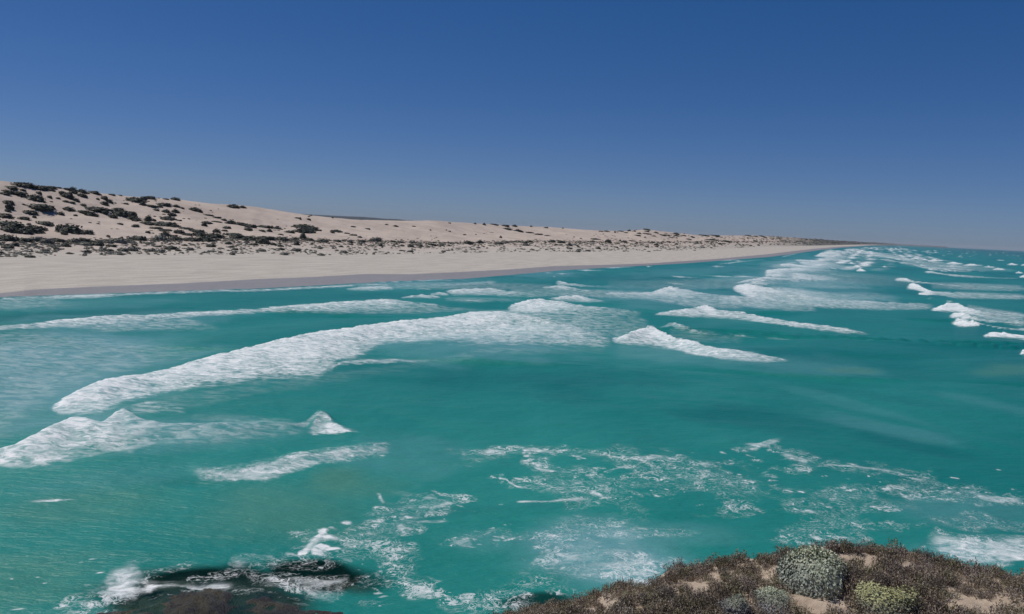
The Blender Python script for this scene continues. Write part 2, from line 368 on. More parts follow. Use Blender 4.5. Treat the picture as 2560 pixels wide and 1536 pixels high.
# shore distance (offshore positive), from the surveyed waterline
shY = P_W[:, 1]; shX = P_W[:, 0]
ox = SX - np.interp(SY, shY, shX)
slope = np.gradient(shX, np.maximum(shY, 1e-3)); sl_ = np.interp(SY, shY, np.clip(slope, 0.1, 2.5))
off = ox / np.sqrt(1 + sl_ ** 2)
rr = np.hypot(SX, SY)
swell = np.zeros_like(SX)
warp = 18 * (fbm(SX / 90, SY / 90, 21, 3) - 0.5)
phase = (off + warp) * 2 * math.pi / 38.0
swell = (0.33 * np.sin(phase) + 0.06 * np.sin(phase * 2 + 0.6)) * (0.45 + 1.0 * fbm(SX / 60, SY / 110, 31, 3)) * sstep(6, 60, off)
chop = (fbm(SX / 5.5, SY / 5.5, 41, 4) - 0.5) * (0.35 - 0.23 * sstep(20, 9, np.hypot(SX + 15, (SY - 46) * 1.0))) * sstep(3, 25, off) * sstep(300, 80, rr)
PX0, PY0 = sight(np.stack([SX, SY, swell], -1))
front = SY > 5
PX0 = np.where(front, PX0, -9e4)
KPX = F / np.maximum(SY, 5)        # rows per metre of height at that distance (close enough)
HOR = hor(PX0)
foam = np.zeros_like(SX); lace = np.zeros_like(SX); milk = np.zeros_like(SX); sandy = np.zeros_like(SX); clear = np.zeros_like(SX); swell_dark = np.zeros_like(SX); crest = np.zeros_like(SX)
edge_n = fbm(SX / 1.6, SY / 1.6, 51, 4, 0.6) - 0.5
edge_b = fbm(SX / 7, SY / 7, 57, 4) - 0.5
edge_c = fbm(SX / 2.8 + 9, SY / 2.8, 59, 3) - 0.5

def band(k, pts, h=0.0, soft_top=1.2, prof=0.6, rag=0.35, kind='foam', fall=1.4):
    """a run of white water: (x, top row, bottom row[, density]); crest of h metres along its top, easing away behind it"""
    pts = [(p + (0.8,))[:4] if len(p) == 3 else p for p in pts]
    X = np.array([nx(k, p[0]) for p in pts]); Tp = np.array([ny(k, p[1]) for p in pts]); Bt = np.array([ny(k, p[2]) for p in pts]); De = np.array([p[3] for p in pts])
    sel = np.where((PX0 > X[0] - 6) & (PX0 < X[-1] + 6) & (PY0 > Tp.min() - 40) & (PY0 < Bt.max() + 60 + h * 60))[0]
    if len(sel) == 0: return
    px, py = PX0[sel], PY0[sel]
    gxx = np.arange(X[0] - 8, X[-1] + 9, 1.0); w_ = int(min(16, 0.035 * (X[-1] - X[0])))
    tp = np.interp(px, gxx, smooth1(np.interp(gxx, X, Tp), w_)); bt = np.interp(px, gxx, smooth1(np.interp(gxx, X, Bt), w_)); de = np.interp(px, gxx, smooth1(np.interp(gxx, X, De), w_))
    if h > 0: tp = tp + (edge_n[sel] * 0.55 + edge_c[sel] * 0.35) * KPX[sel] * min(1.0, h) * 0.7
    bt = np.maximum(bt, tp + 1.5)
    tl0 = min(45.0, 0.22 * (X[-1] - X[0])); ends = sstep(X[0] - 3, X[0] + (1.3 if rag >= .8 else 0.3) * tl0, px) * sstep(X[-1] + 3, X[-1] - 0.6 * tl0, px)
    tl = min(45.0, 0.22 * (X[-1] - X[0])); hh = 0.62 * h * sstep(X[0] - 2, X[0] + tl, px) * sstep(X[-1] + 2, X[-1] - tl, px) * np.clip((bt - tp) / np.maximum(np.percentile(Bt - Tp, 70), 2), 0.25, 1.0) * (0.75 + 0.5 * vnoise(SX[sel] / 9, SY[sel] / 9, 61))
    kp = KPX[sel]; gm_ = kp * EYE[2] / np.maximum(SY[sel], 5)          # rows per metre up, rows per metre along the water
    hh = np.minimum(hh, 0.75 * (bt - tp) / kp)
    tp = tp + hh * kp; bt = np.maximum(bt, tp + np.maximum(1.2, 0.5 * gm_))  # foot of the crest on the flat water
    q = (py - tp + edge_n[sel] * rag * 5 * np.clip(0.8 * gm_ / 4, .1, 1)) / gm_                              # metres behind (+) or ahead (-) of the crest
    t = (py - tp) / (bt - tp)
    back = np.maximum((bt - tp) / gm_ * 0.45, 1.2)
    z = hh * np.where(q > 0, np.exp(-(np.maximum(q, 0) / back) ** 2), np.exp(-(np.minimum(q, 0) / 1.3) ** 2)) if h > 0 else 0 * hh
    crest[sel] = np.maximum(crest[sel], z)
    wob = edge_n[sel] * rag + (edge_c[sel] * 1.2 * max(rag - .45, 0))
    tt = t + wob * np.clip(6.0 / (bt - tp), 0.15, 1.0) * np.where(t < 0.3, 0.6, 1.0)
    st = soft_top / (bt - tp); lead = (1.15 * gm_ / (bt - tp)) * (hh > 0.3)
    d = de * ends * sstep(-st - lead, st - lead, tt) * (1 - prof * np.clip(tt, 0, 1) ** fall) * sstep(1.12, 0.72, tt + wob * 0.5)
    tgt = {'foam': foam, 'lace': lace, 'milk': milk, 'sand': sandy, 'clear': clear, 'swell_dark': swell_dark}[kind]
    tgt[sel] = np.maximum(tgt[sel], d)
def blob(k, cx, cy, rx, ry, d, kind='lace', rot=0.0, edge=0.5):
    cx, cy = nx(k, cx), ny(k, cy); s = ZO[k][2]; rx *= s; ry *= s
    m = max(rx, ry) * 2.2
    sel = np.where((abs(PX0 - cx) < m) & (abs(PY0 - cy) < m))[0]
    if len(sel) == 0: return
    dx, dy = PX0[sel] - cx, PY0[sel] - cy; c, s_ = math.cos(rot), math.sin(rot)
    q = np.hypot((dx * c + dy * s_) / rx, (-dx * s_ + dy * c) / ry)
    soft = kind in ('milk', 'sand', 'clear', 'swell_dark')
    if soft: q = q + 0.9 * edge_b[sel]; v = d * sstep(1.15, 0.25, q)
    elif rx > 27: q = q + edge_n[sel] * edge * 1.2 + 2.4 * edge_b[sel] + 1.6 * edge_c[sel]; v = d * sstep(1.30, 0.10, q)
    else: q = q + edge_n[sel] * (edge + .5) * 1.6; v = d * sstep(1.1, 0.30, q)
    tgt = {'foam': foam, 'lace': lace, 'milk': milk, 'sand': sandy, 'clear': clear, 'swell_dark': swell_dark}[kind]
    tgt[sel] = np.maximum(tgt[sel], v)

# shore break
band('A', [(0, 122, 150, .8), (250, 112, 140, .6), (420, 105, 140), (620, 98, 135), (850, 92, 112, .7), (1250, 76, 95), (1500, 68, 85), (1750, 66, 84), (2100, 48, 66), (2473, 28, 50)], 0.15, prof=.7)
band('A', [(-200, 130, 215, .4), (0, 130, 215, .45), (300, 125, 200, .4), (450, 150, 205, .25), (620, 160, 200, .1)], prof=.3)
band('A', [(-300, 335, 360), (0, 315, 350), (300, 290, 335), (500, 265, 335), (750, 245, 325), (1000, 238, 290, .75), (1300, 218, 262, .85), (1700, 200, 235, .8), (2050, 170, 225), (2300, 148, 240), (2473, 140, 222), (2640, 126, 215, .85), (2800, 145, 225, .6), (3100, 180, 220, .4)], 0.7, prof=.5)
band('A', [(500, 300, 340, .3), (700, 290, 370, .5), (1000, 270, 360, .48), (1300, 260, 360, .4), (1560, 340, 365, .15)], prof=.3, soft_top=6)
band('B', [(-100, 170, 225, .5), (200, 190, 240, .5), (500, 180, 240, .5), (800, 190, 220, .4), (1050, 205, 215, .2)], prof=.3, soft_top=4)
band('A', [(-200, 360, 1160, .36), (0, 350, 1150, .36), (300, 350, 900, .36), (600, 380, 720, .36), (900, 420, 640, .34), (1250, 450, 570, .28), (1600, 440, 480, .16)], prof=.1, soft_top=20)
# the long main breaker
band('A', [(335, 884, 892, .8), (420, 822, 930, .9), (560, 752, 945, .9), (700, 702, 930, .9), (860, 662, 860, .95), (1050, 632, 805), (1240, 586, 775, .95), (1300, 560, 765, .95), (1500, 510, 735, .95), (1720, 452, 712, .95), (1900, 405, 702, .95), (2050, 378, 697, .95), (2200, 346, 690, .95), (2335, 330, 585, .95), (2430, 318, 570, .95), (2615, 292, 452, .93), (2765, 275, 440, .92), (3035, 255, 432, .88), (3235, 215, 460, .86), (3435, 210, 465, .84), (3500, 216, 466, .8), (3685, 255, 465, .76), (3935, 315, 462, .70), (4135, 385, 470, .62), (4225, 402, 474, .55)], 1.25, prof=.36, fall=1.6, rag=.5)
band('A', [(2180, 640, 692, .75), (2335, 560, 580, .8), (2500, 545, 576, .8), (2700, 545, 576, .75), (2850, 548, 572, .55), (2985, 545, 560, .6)], prof=.4, soft_top=5, rag=.8)
band('B', [(1140, 205, 212), (1160, 180, 222, .9), (1200, 156, 230, .95), (1300, 136, 240, .95), (1380, 132, 245, .9), (1600, 165, 262, .7), (1900, 192, 255, .55), (2100, 222, 255, .35)], 1.2, prof=.4)
# lower left breaker
band('A', [(-300, 1240, 1340), (0, 1175, 1300, .9), (100, 1150, 1312, .9), (200, 1092, 1316, .9), (300, 1042, 1300, .9), (400, 990, 1280, .9), (480, 952, 1262, .9), (530, 940, 1250, .88), (600, 955, 1240, .85), (720, 970, 1222, .85), (770, 930, 1215, .85), (850, 880, 1205, .8), (900, 905, 1200, .7), (960, 960, 1170, .62), (1100, 990, 1150, .52), (1500, 985, 1150, .46), (1900, 975, 1080, .38), (2120, 985, 1060, .3)], 1.3, prof=.3, rag=.55)
band('A', [(880, 860, 925, .4), (1000, 832, 930, .5), (1150, 835, 925, .5), (1300, 880, 930, .3)], prof=.2, soft_top=4)
band('A', [(1300, 920, 1000, .2), (1700, 930, 1010, .3), (2050, 960, 1010, .3)], prof=.2, soft_top=6)
band('A', [(480, 930, 1000, .12), (900, 840, 965, .26), (1300, 775, 905, .3), (1800, 700, 800, .28), (2300, 630, 730, .24), (2800, 570, 640, .2), (3400, 460, 520, .3), (4200, 460, 520, .2)], prof=.5, soft_top=8, rag=.6)
# lone peak
band('A', [(2080, 1034, 1046, .6), (2140, 985, 1048, .72), (2175, 925, 1048, .58), (2205, 905, 1048, .55), (2240, 918, 1050, .66), (2300, 966, 1050, .85), (2390, 1022, 1052, .9), (2480, 1040, 1052, .6)], 0.7, prof=-.5, fall=1, rag=1.3, soft_top=8)
band('A', [(1900, 1000, 1010, .3), (2050, 985, 1012, .5), (2110, 960, 1010, .45), (2180, 900, 960, .4), (2220, 892, 930, .3)], prof=.2, rag=.8, soft_top=3)
band('A', [(1280, 1325, 1340, .8), (1320, 1286, 1345, .72), (1400, 1300, 1360, .62), (1550, 1305, 1374, .62), (1700, 1290, 1380, .75), (1850, 1256, 1372, .72), (2000, 1200, 1326, .62), (2200, 1176, 1260, .62), (2400, 1152, 1226, .6), (2560, 1140, 1212, .5), (2700, 1150, 1195, .35)], 0.35, prof=.05, rag=1.1, soft_top=4)
band('A', [(1290, 1300, 1350, .5), (1550, 1290, 1385, .6), (1850, 1230, 1380, .7), (2200, 1160, 1270, .7), (2700, 1110, 1210, .5)], kind='lace', prof=0, rag=.8, soft_top=6)
# middle distance
band('B', [(40, 62, 70), (120, 48, 76), (300, 42, 76), (390, 50, 64)], 0.4)
band('B', [(400, 42, 50, .6), (520, 36, 46, .6), (750, 28, 44, .6), (900, 18, 42, .6), (1050, 5, 42, .6), (1110, 8, 30, .4)], 0.2)
band('B', [(415, 122, 128), (480, 108, 126), (560, 97, 126), (620, 105, 132), (700, 112, 122)], 0.6)
band('B', [(620, 97, 106), (680, 82, 108), (750, 95, 112)], 0.5)
band('B', [(715, 76, 86), (780, 64, 112), (1030, 55, 112), (1150, 75, 122, .7), (1300, 90, 126, .55), (1430, 106, 126, .4)], 0.7)
band('B', [(700, 118, 150, .3), (900, 120, 160, .4), (1300, 130, 150, .25)], prof=.2, soft_top=3)
band('B', [(1372, 50, 56), (1480, 40, 72), (1530, 38, 78), (1700, 68, 92, .7), (1850, 88, 102, .6)], 0.7)
band('B', [(1475, 16, 30), (1500, 2, 46), (1560, 20, 42), (1700, 35, 52, .55), (1900, 42, 62, .35)], 0.7)
band('B', [(1428, 128, 134), (1530, 110, 152, .9), (1640, 102, 157, .9), (1720, 128, 157, .8), (1830, 145, 154, .7)], 0.7)
band('B', [(1800, 96, 110), (1870, 86, 122), (2140, 85, 118), (2200, 60, 132, .9), (2260, 44, 142, .9), (2350, 60, 165, .75), (2473, 84, 178, .6), (2700, 110, 190, .45), (2900, 120, 180, .4)], 0.9)
band('B', [(1850, 395, 420, .6), (1890, 400, 440, .8), (1980, 360, 452, .95), (2080, 325, 458, .95), (2150, 312, 465, 1), (2200, 345, 475, .95), (2300, 400, 488, .9), (2473, 440, 525, .85), (2600, 462, 548, .8), (2750, 480, 560, .8), (2950, 520, 570, .7), (3110, 556, 562, .5)], 1.5, prof=.25)
band('B', [(2190, 330, 336, .5), (2280, 290, 320, .6), (2350, 310, 355, .55), (2473, 350, 380, .5), (2600, 395, 405, .4)], 0.9)
band('B', [(2250, 330, 400, .25), (2473, 345, 440, .3), (2800, 400, 440, .2)], kind='foam', prof=.1)
band('S3', [(1360, 1030, 1036), (1520, 990, 1048, .9), (1800, 960, 1062, .9), (1860, 928, 1064, .95), (1950, 975, 1068, .9), (2200, 1010, 1086, .85), (2474, 1060, 1120, .85), (2800, 1110, 1165, .8), (3170, 1150, 1212, .75), (3500, 1222, 1232, .5)], 1.1, prof=.3)
band('H', [(0, 5, 60, .25), (300, 70, 100, .25), (500, 105, 120, .15)], prof=.1)
band('R', [(50, 890, 900, .4), (200, 900, 925, .5), (450, 930, 945, .5), (640, 945, 955, .3)], 0.2)
# the inner line of surf running away along the beach
band('R', [(85, 518, 526), (130, 500, 560, .9), (210, 478, 600, .95), (300, 500, 640, .85), (450, 530, 660, .75), (600, 570, 682, .7), (900, 610, 692, .65), (1200, 625, 704, .65), (1400, 635, 706, .6), (1700, 650, 702, .5), (1770, 655, 666, .3)], 1.3, prof=.2)
band('R', [(-40, 600, 684, .6), (100, 580, 668, .7), (300, 600, 694, .65), (600, 640, 718, .5), (820, 695, 718, .4)], 0.2, prof=.2)
band('R', [(115, 484, 492), (200, 456, 482, .9), (300, 440, 477, .9), (380, 425, 462, .85), (500, 438, 464, .8), (700, 450, 464, .7), (840, 456, 464, .5)], 0.9)
band('R', [(352, 412, 432), (370, 375, 442, .95), (450, 365, 434, .9), (600, 360, 406, .8), (800, 370, 398, .65), (960, 380, 392, .45)], 1.0)
band('R', [(470, 340, 348), (500, 324, 352, .95), (560, 320, 362, .9), (700, 340, 372, .8), (920, 350, 374, .6)], 1.0)
band('R', [(600, 292, 298), (680, 288, 332, .8), (800, 300, 346, .75), (970, 320, 334, .6)], 0.9)
band('R', [(770, 262, 268), (820, 234, 276, .9), (900, 222, 282, .85), (970, 235, 292, .8), (1030, 295, 306, .6)], 1.0)
band('R', [(505, 268, 275), (560, 250, 262, .6), (625, 240, 250, .5)], 0.2)
band('R', [(870, 408, 414), (920, 406, 417), (1000, 420, 429, .7), (1400, 446, 452, .5)], 0.5)
band('R', [(450, 380, 475, .4), (700, 380, 470, .4), (1010, 372, 400, .3)], prof=.1, soft_top=3)
band('R', [(540, 478, 520, .35), (900, 490, 530, .4), (1280, 518, 535, .25)], prof=.1, soft_top=3)
band('R', [(300, 310, 480, .2), (600, 290, 470, .3), (1000, 310, 400, .2)], prof=.1, soft_top=3)
band('R', [(990, 205, 212), (1100, 200, 242, .7), (1300, 240, 278, .65), (1480, 266, 302, .6), (1720, 320, 342, .5)], 0.8, prof=.3)
band('R', [(430, 395, 470, .5), (640, 395, 472, .75), (860, 420, 468, .6), (1050, 450, 470, .3)], prof=0, soft_top=3, rag=.9)
band('R', [(560, 300, 360, .5), (760, 305, 372, .7), (960, 325, 372, .5), (1080, 345, 372, .3)], prof=0, soft_top=2, rag=.9)
band('R', [(300, 500, 600, .7), (600, 520, 640, .62), (900, 560, 660, .5), (1250, 560, 640, .35), (1500, 600, 640, .2)], prof=0, soft_top=5, rag=.9)
band('R', [(800, 225, 330, .55), (900, 210, 320, .7), (1000, 225, 310, .5), (1080, 260, 310, .3)], prof=0, soft_top=2, rag=.9)
band('R', [(1700, 470, 530, .3), (2000, 480, 545, .45), (2500, 500, 555, .4)], prof=0, soft_top=3)
band('R', [(1900, 545, 615, .3), (2200, 560, 618, .45), (2500, 570, 620, .4)], prof=0, soft_top=3)
band('R', [(2000, 650, 760, .4), (2200, 690, 790, .6), (2500, 730, 860, .55)], prof=0, soft_top=5)
band('R', [(1450, 270, 330, .4), (1700, 310, 370, .5), (2100, 340, 385, .35), (2450, 370, 395, .2)], prof=0, soft_top=3)
band('B', [(100, 20, 60, .3), (600, 15, 70, .4), (1200, 20, 75, .35), (1500, 30, 70, .25)], prof=0, soft_top=4)
band('B', [(1150, 60, 125, .35), (1600, 60, 120, .45), (2100, 80, 140, .5), (2473, 110, 200, .5), (2800, 130, 210, .4)], prof=0, soft_top=4)
band('B', [(900, 215, 330, .5), (1300, 200, 360, .55), (1700, 215, 400, .5), (2000, 240, 420, .35), (2150, 280, 400, .3)], prof=0, soft_top=6)
# outer surf
band('R', [(1278, 285, 293), (1360, 288, 302, .85), (1450, 304, 314), (1560, 320, 332), (1650, 348, 364, .85), (1800, 355, 382, .7), (2120, 375, 388, .5)], 0.9)
band('R', [(1650, 392, 399, .9), (1680, 383, 404, .95), (1730, 385, 404, .9), (1820, 402, 417), (1900, 410, 431, .85), (2050, 422, 441, .7), (2460, 443, 451, .6)], 1.0)
band('R', [(1403, 458, 464, .9), (1440, 440, 472, 1), (1500, 438, 476, 1), (1560, 460, 480, .9), (1700, 475, 492, .7), (2000, 500, 532, .6), (2600, 520, 550, .5)], 1.3)
band('R', [(1508, 530, 537, .9), (1540, 480, 538, 1), (1600, 485, 545, 1), (1720, 545, 582, .95), (1760, 548, 580, .7), (1900, 555, 607, .65), (2200, 575, 614, .6), (2600, 580, 618, .55)], 1.4, prof=.2)
band('R', [(1615, 562, 577, .9), (1680, 550, 584, 1), (1738, 552, 577, .9)], 1.0, prof=0)
band('R', [(1688, 604, 609, .5), (1710, 598, 613, .6), (1742, 602, 607, .4)], 0.3)
band('R', [(1702, 697, 706, .9), (1760, 676, 714, 1), (1850, 640, 720, 1), (1920, 636, 722, 1), (2000, 670, 738, .9), (2150, 710, 762, .7), (2600, 745, 765, .6)], 1.5, prof=.15)
band('R', [(1822, 634, 641, .7), (1860, 618, 643, .9), (1905, 630, 641, .7)], 0.8)
band('R', [(1852, 756, 766, .9), (1900, 720, 772, 1), (1960, 714, 768, 1), (2100, 755, 792, .75), (2300, 780, 812, .65), (2600, 800, 835, .6)], 1.4, prof=.15)
band('R', [(1872, 806, 813, .9), (1920, 766, 837, 1), (2000, 763, 840, 1), (2090, 790, 832, 1), (2145, 815, 824, .8), (2300, 840, 862, .7), (2600, 855, 880, .6)], 1.4, prof=0)
band('R', [(2132, 916, 921, .9), (2200, 875, 927, 1), (2300, 870, 928, 1), (2400, 890, 933, .95), (2600, 925, 965, .9)], 1.4, prof=.1)
band('R', [(2438, 1056, 1062, .9), (2460, 1020, 1072, 1), (2560, 990, 1078, 1)], 1.3, prof=.1)
for x0, x1, y0, y1 in [(1040, 1108, 309, 326), (1080, 1162, 331, 359), (1113, 1187, 358, 389), (1168, 1232, 321, 341), (998, 1032, 341, 351), (1108, 1142, 299, 309), (1318, 1362, 339, 353), (1038, 1072, 289, 298), (998, 1022, 257, 265), (878, 952, 354, 363),
                       (1738, 1777, 227, 237), (1933, 1972, 261, 272), (1513, 1592, 253, 265), (1553, 1642, 271, 289), (1648, 1692, 281, 296), (1690, 1822, 287, 306), (1843, 1982, 307, 329), (1983, 2142, 321, 343), (2153, 2237, 337, 356), (2223, 2322, 354, 376), (2338, 2427, 317, 337), (2453, 2520, 324, 341), (2408, 2467, 384, 403), (2440, 2540, 412, 439), (2250, 2312, 291, 298)]:
    xm = x0 + (x1 - x0) * 0.38
    band('R', [(x0 - 3, y1 - (y1 - y0) * .4, y1, .85), (xm, y0, y1, 1), (x0 + (x1 - x0) * .7, y0 + (y1 - y0) * .4, y1, .95), (x1 + 3, y1 - (y1 - y0) * .3, y1, .75)], 0.8, prof=.1, rag=.2)
for i in range(46):                # caps strung out towards the horizon
    x0 = random.uniform(1150, 1750); c = 183 + (x0 - 1150) * 0.045
    y0 = c + random.uniform(4, 34) * (0.4 + 0.6 * random.random()); w = random.uniform(14, 60)
    band('R', [(x0, y0 + 2, y0 + 4, .7), (x0 + w * .4, y0, y0 + 5, .95), (x0 + w, y0 + 2, y0 + 5, .6)], 0.7, prof=.1, rag=.1)
for i in range(26):
    x0 = random.uniform(1700, 2450); y0 = 195 + (x0 - 1700) * 0.045 + random.uniform(6, 60); w = random.uniform(6, 24)
    band('R', [(x0, y0 + 2, y0 + 4, .5), (x0 + w * .4, y0, y0 + 5, .8), (x0 + w, y0 + 2, y0 + 5, .4)], 0.6, prof=.1, rag=.1)
for i in range(34):
    x0 = random.uniform(900, 1900); base = np.interp(x0, [900, 1300, 1700, 2400], [205, 235, 300, 330]); y0 = base + random.uniform(0, 60) * np.interp(x0, [900, 1900], [.5, 1.4]); w = random.uniform(120, 420)
    band('R', [(x0, y0, y0 + 5, .5), (x0 + w * .12, y0 - 2, y0 + 9, .85), (x0 + w * .5, y0 + w * .03, y0 + w * .03 + 9, .6), (x0 + w, y0 + w * .06, y0 + w * .06 + 5, .4)], 0.4, prof=.1, rag=.6)
for i in range(30):
    x0 = random.uniform(120, 800); y0 = 520 - (x0 - 90) * .40 + random.uniform(0, 40); w = random.uniform(150, 380)
    band('R', [(x0, y0, y0 + 5, .6), (x0 + w * .15, y0 - 6, y0 + 12, .9), (x0 + w * .5, y0 + 4, y0 + 16, .7), (x0 + w, y0 + w * .05, y0 + w * .05 + 7, .4)], 0.6, prof=.2, rag=.6)
band('R', [(350, 400, 520, .25), (800, 380, 520, .36), (1200, 400, 520, .3), (1700, 440, 520, .15)], prof=0, soft_top=8)
band('S3', [(900, 700, 800, .2), (1600, 690, 800, .32), (2400, 660, 780, .35), (2800, 640, 720, .2)], prof=0, soft_top=6)
# shallow streaks off the beach
for k, x0, x1, y0, s in [('S3', 180, 330, 596, -.05), ('S3', 320, 400, 625, 0), ('S3', 420, 610, 632, 0), ('S3', 400, 425, 660, 0), ('S3', 625, 920, 598, 0), ('S3', 870, 1200, 575, -.03), ('S3', 1295, 1360, 562, 0), ('S3', 1530, 1800, 655, .06), ('S3', 1455, 1900, 720, .05), ('S3', 1930, 2070, 560, .03), ('S3', 1970, 2474, 545, -.11), ('S3', 1800, 2474, 650, .04), ('S3', 0, 130, 630, 0), ('S3', 2150, 2260, 510, 0), ('S2', 1100, 1900, 872, -.03), ('S2', 900, 1500, 890, 0), ('S2', 1500, 2150, 848, 0), ('S2', 1900, 2474, 1040, .03), ('S2', 1500, 1760, 935, 0), ('R', 0, 300, 300, -.15), ('R', 100, 420, 420, .05)]:
    h_ = random.uniform(8, 16)
    band(k, [(x0, y0, y0 + h_ * .5, .5), (x0 + (x1 - x0) * .3, y0 + s * (x1 - x0) * .3 - 3, y0 + s * (x1 - x0) * .3 + h_, .8), (x0 + (x1 - x0) * .65, y0 + s * (x1 - x0) * .65, y0 + s * (x1 - x0) * .65 + h_ * .8, .6), (x1, y0 + s * (x1 - x0), y0 + s * (x1 - x0) + h_ * .5, .4)], 0.25, prof=.3)
# near streaks and lace
band('D', [(950, 203, 240, .5), (1050, 205, 240, .6), (1150, 215, 240, .5)], prof=.1, rag=.9)
band('D', [(1200, 216, 226, .5), (1290, 198, 226, .75), (1330, 186, 226, .75), (1400, 205, 226, .7), (1490, 204, 222, .6)], 0.15, prof=.1, rag=.8)
band('D', [(1085, 395, 410, .8), (1140, 402, 422, .85), (1170, 428, 450, .85), (1220, 455, 468, .85), (1300, 462, 472, .7)], 0.1, prof=.1, rag=.3)
band('D', [(1330, 315, 335, .6), (1380, 335, 355, .7), (1500, 345, 362, .6), (1610, 352, 365, .5)], prof=.1, rag=.6)
band('D', [(1200, 565, 580, .7), (1300, 562, 582, .75), (1500, 550, 578, .7), (1650, 530, 560, .65), (1730, 525, 540, .5)], 0.1, prof=.2, rag=.5)
band('D', [(1810, 345, 352, .45), (2090, 285, 300, .45)], prof=.1, rag=.3)
band('D', [(2000, 250, 275, .5), (2150, 240, 280, .55), (2340, 265, 280, .4)], prof=.1, rag=.9)
blob('D', 1770, 500, 46, 16, .85, 'foam', .3, .9); blob('D', 470, 685, 50, 14, .8, 'foam', .1, .9); blob('D', 2180, 512, 60, 10, .8, 'foam', .3, .9)
blob('D', 1500, 410, 380, 150, .52); blob('D', 2150, 430, 420, 150, .42); blob('D', 1000, 260, 200, 70, .30); blob('D', 1780, 230, 200, 60, .35)
for q in range(12): blob('D', 60 + q * 68, 830 - q * 23 - (6 - abs(6 - q)) * 3, 110, 52, .62, 'lace', -.35)
blob('D', 275, 540, 22, 58, .62, 'foam', -.5, .7); blob('D', 640, 720, 140, 12, .6, 'foam'); blob('D', 730, 600, 110, 14, .6, 'foam', -.3); blob('D', 430, 770, 60, 36, .6, 'foam', .4); blob('D', 600, 550, 60, 12, .5, 'foam')
blob('D', 1250, 810, 350, 85, .75); blob('D', 860, 880, 110, 58, .85); blob('D', 1620, 960, 320, 120, .95); blob('D', 1980, 1010, 380, 95, .8); blob('D', 1600, 740, 260, 60, .5)
blob('D', 1750, 960, 620, 170, .30, 'foam', .1); blob('D', 1150, 830, 360, 90, .26, 'foam', -.1); blob('D', 1500, 400, 500, 170, .16, 'foam'); blob('H', 300, 980, 500, 180, .16, 'foam'); blob('H', 1200, 1110, 560, 120, .16, 'foam', .1); blob('D', 450, 690, 480, 110, .20, 'foam', -.3)
blob('D', 1590, 950, 160, 60, .5, 'foam'); blob('D', 860, 875, 70, 40, .42, 'foam'); blob('D', 1230, 800, 180, 36, .38, 'foam'); blob('D', 1950, 1020, 240, 60, .42, 'foam')
blob('D', 1270, 1080, 80, 12, .5, 'foam'); blob('D', 1350, 1120, 300, 90, .35); blob('D', 1000, 1300, 280, 45, .8); blob('D', 1540, 1200, 150, 30, .9, 'lace'); blob('D', 380, 960, 150, 130, .7, 'lace', .7)
blob('D', 280, 1150, 260, 60, .8); blob('D', 480, 1210, 130, 90, .6); blob('D', 200, 1290, 260, 60, .5); blob('D', 1200, 1240, 130, 40, .7)
blob('D', 1900, 770, 260, 30, .4); blob('D', 2280, 760, 200, 20, .35)
band('H', [(430, 748, 830, .45), (560, 748, 800, .7), (650, 722, 768, .6), (760, 708, 725, .3)], prof=.1, rag=.9)
band('H', [(700, 810, 850, .6), (800, 830, 872, .65), (930, 872, 902, .5)], prof=.1, rag=.9)
band('H', [(110, 870, 900, .6), (180, 890, 925, .6), (270, 910, 930, .4)], prof=.1, rag=.9)
band('H', [(1040, 885, 900, .5), (1180, 905, 918, .75), (1300, 910, 926, .6), (1500, 930, 950, .55), (1660, 968, 976, .4)], prof=.1, rag=.6)
band('H', [(1990, 1075, 1086, .5), (2100, 1080, 1112, .65), (2200, 1120, 1162, .6), (2480, 1135, 1168, .55)], prof=.1, rag=.9)
blob('H', 260, 960, 420, 170, .50); blob('H', 1150, 1110, 480, 130, .38); blob('H', 850, 900, 160, 70, .5); blob('H', 1850, 1090, 380, 60, .36); blob('H', 400, 1190, 260, 70, .35); blob('H', 1150, 1330, 300, 60, .4); blob('H', 2050, 1320, 350, 60, .38)
for x, y, w, h in [(840, 1212, 34, 11), (925, 1224, 44, 14), (790, 1092, 40, 11), (880, 1095, 50, 12), (1490, 1080, 55, 14), (1010, 1290, 22, 8), (1330, 1222, 26, 9), (190, 945, 50, 12), (990, 1413, 34, 12), (450, 462, 18, 5), (960, 727, 40, 5), (2285, 934, 30, 6), (1980, 992, 40, 5)]:
    blob('H', x, y, w * 1.1, h * .7, .8, 'foam', .2, .9)
band('Z6', [(1480, 150, 190, .0), (1655, 100, 290, .5), (1720, 140, 310, .6), (1850, 185, 370, .62), (2000, 190, 410, .62), (2200, 195, 440, .66), (2474, 180, 470, .68), (2700, 180, 470, .7)], 0.12, prof=-.1, rag=1.4, soft_top=14)
band('Z6', [(1500, 150, 220, .1), (1650, 90, 300, .8), (1850, 170, 400, .9), (2200, 170, 450, .9), (2700, 170, 480, .9)], kind='lace', prof=0, rag=1.2, soft_top=10)
blob('Z6', 450, 170, 300, 40, .6); blob('Z6', 545, 155, 30, 12, .9, 'foam'); blob('Z6', 900, 150, 180, 40, .4); blob('Z6', 1150, 60, 150, 40, .4); blob('Z6', 1530, 240, 30, 14, .8, 'foam')
for i in range(230):               # loose flecks adrift in the churned water
    k, cx, cy, sx, sy = random.choice([('D', 1500, 400, 420, 130), ('D', 2200, 420, 400, 140), ('D', 1650, 930, 420, 130), ('D', 1150, 830, 330, 90), ('H', 300, 980, 420, 160), ('H', 1150, 1110, 480, 130), ('D', 400, 700, 380, 130), ('H', 1900, 1100, 400, 60), ('D', 300, 1150, 300, 120)])
    blob(k, random.gauss(cx, sx * .55), random.gauss(cy, sy * .55), random.uniform(10, 44), random.uniform(2.5, 5.5), random.uniform(.5, .9), 'foam', random.uniform(-.3, .4), .9)
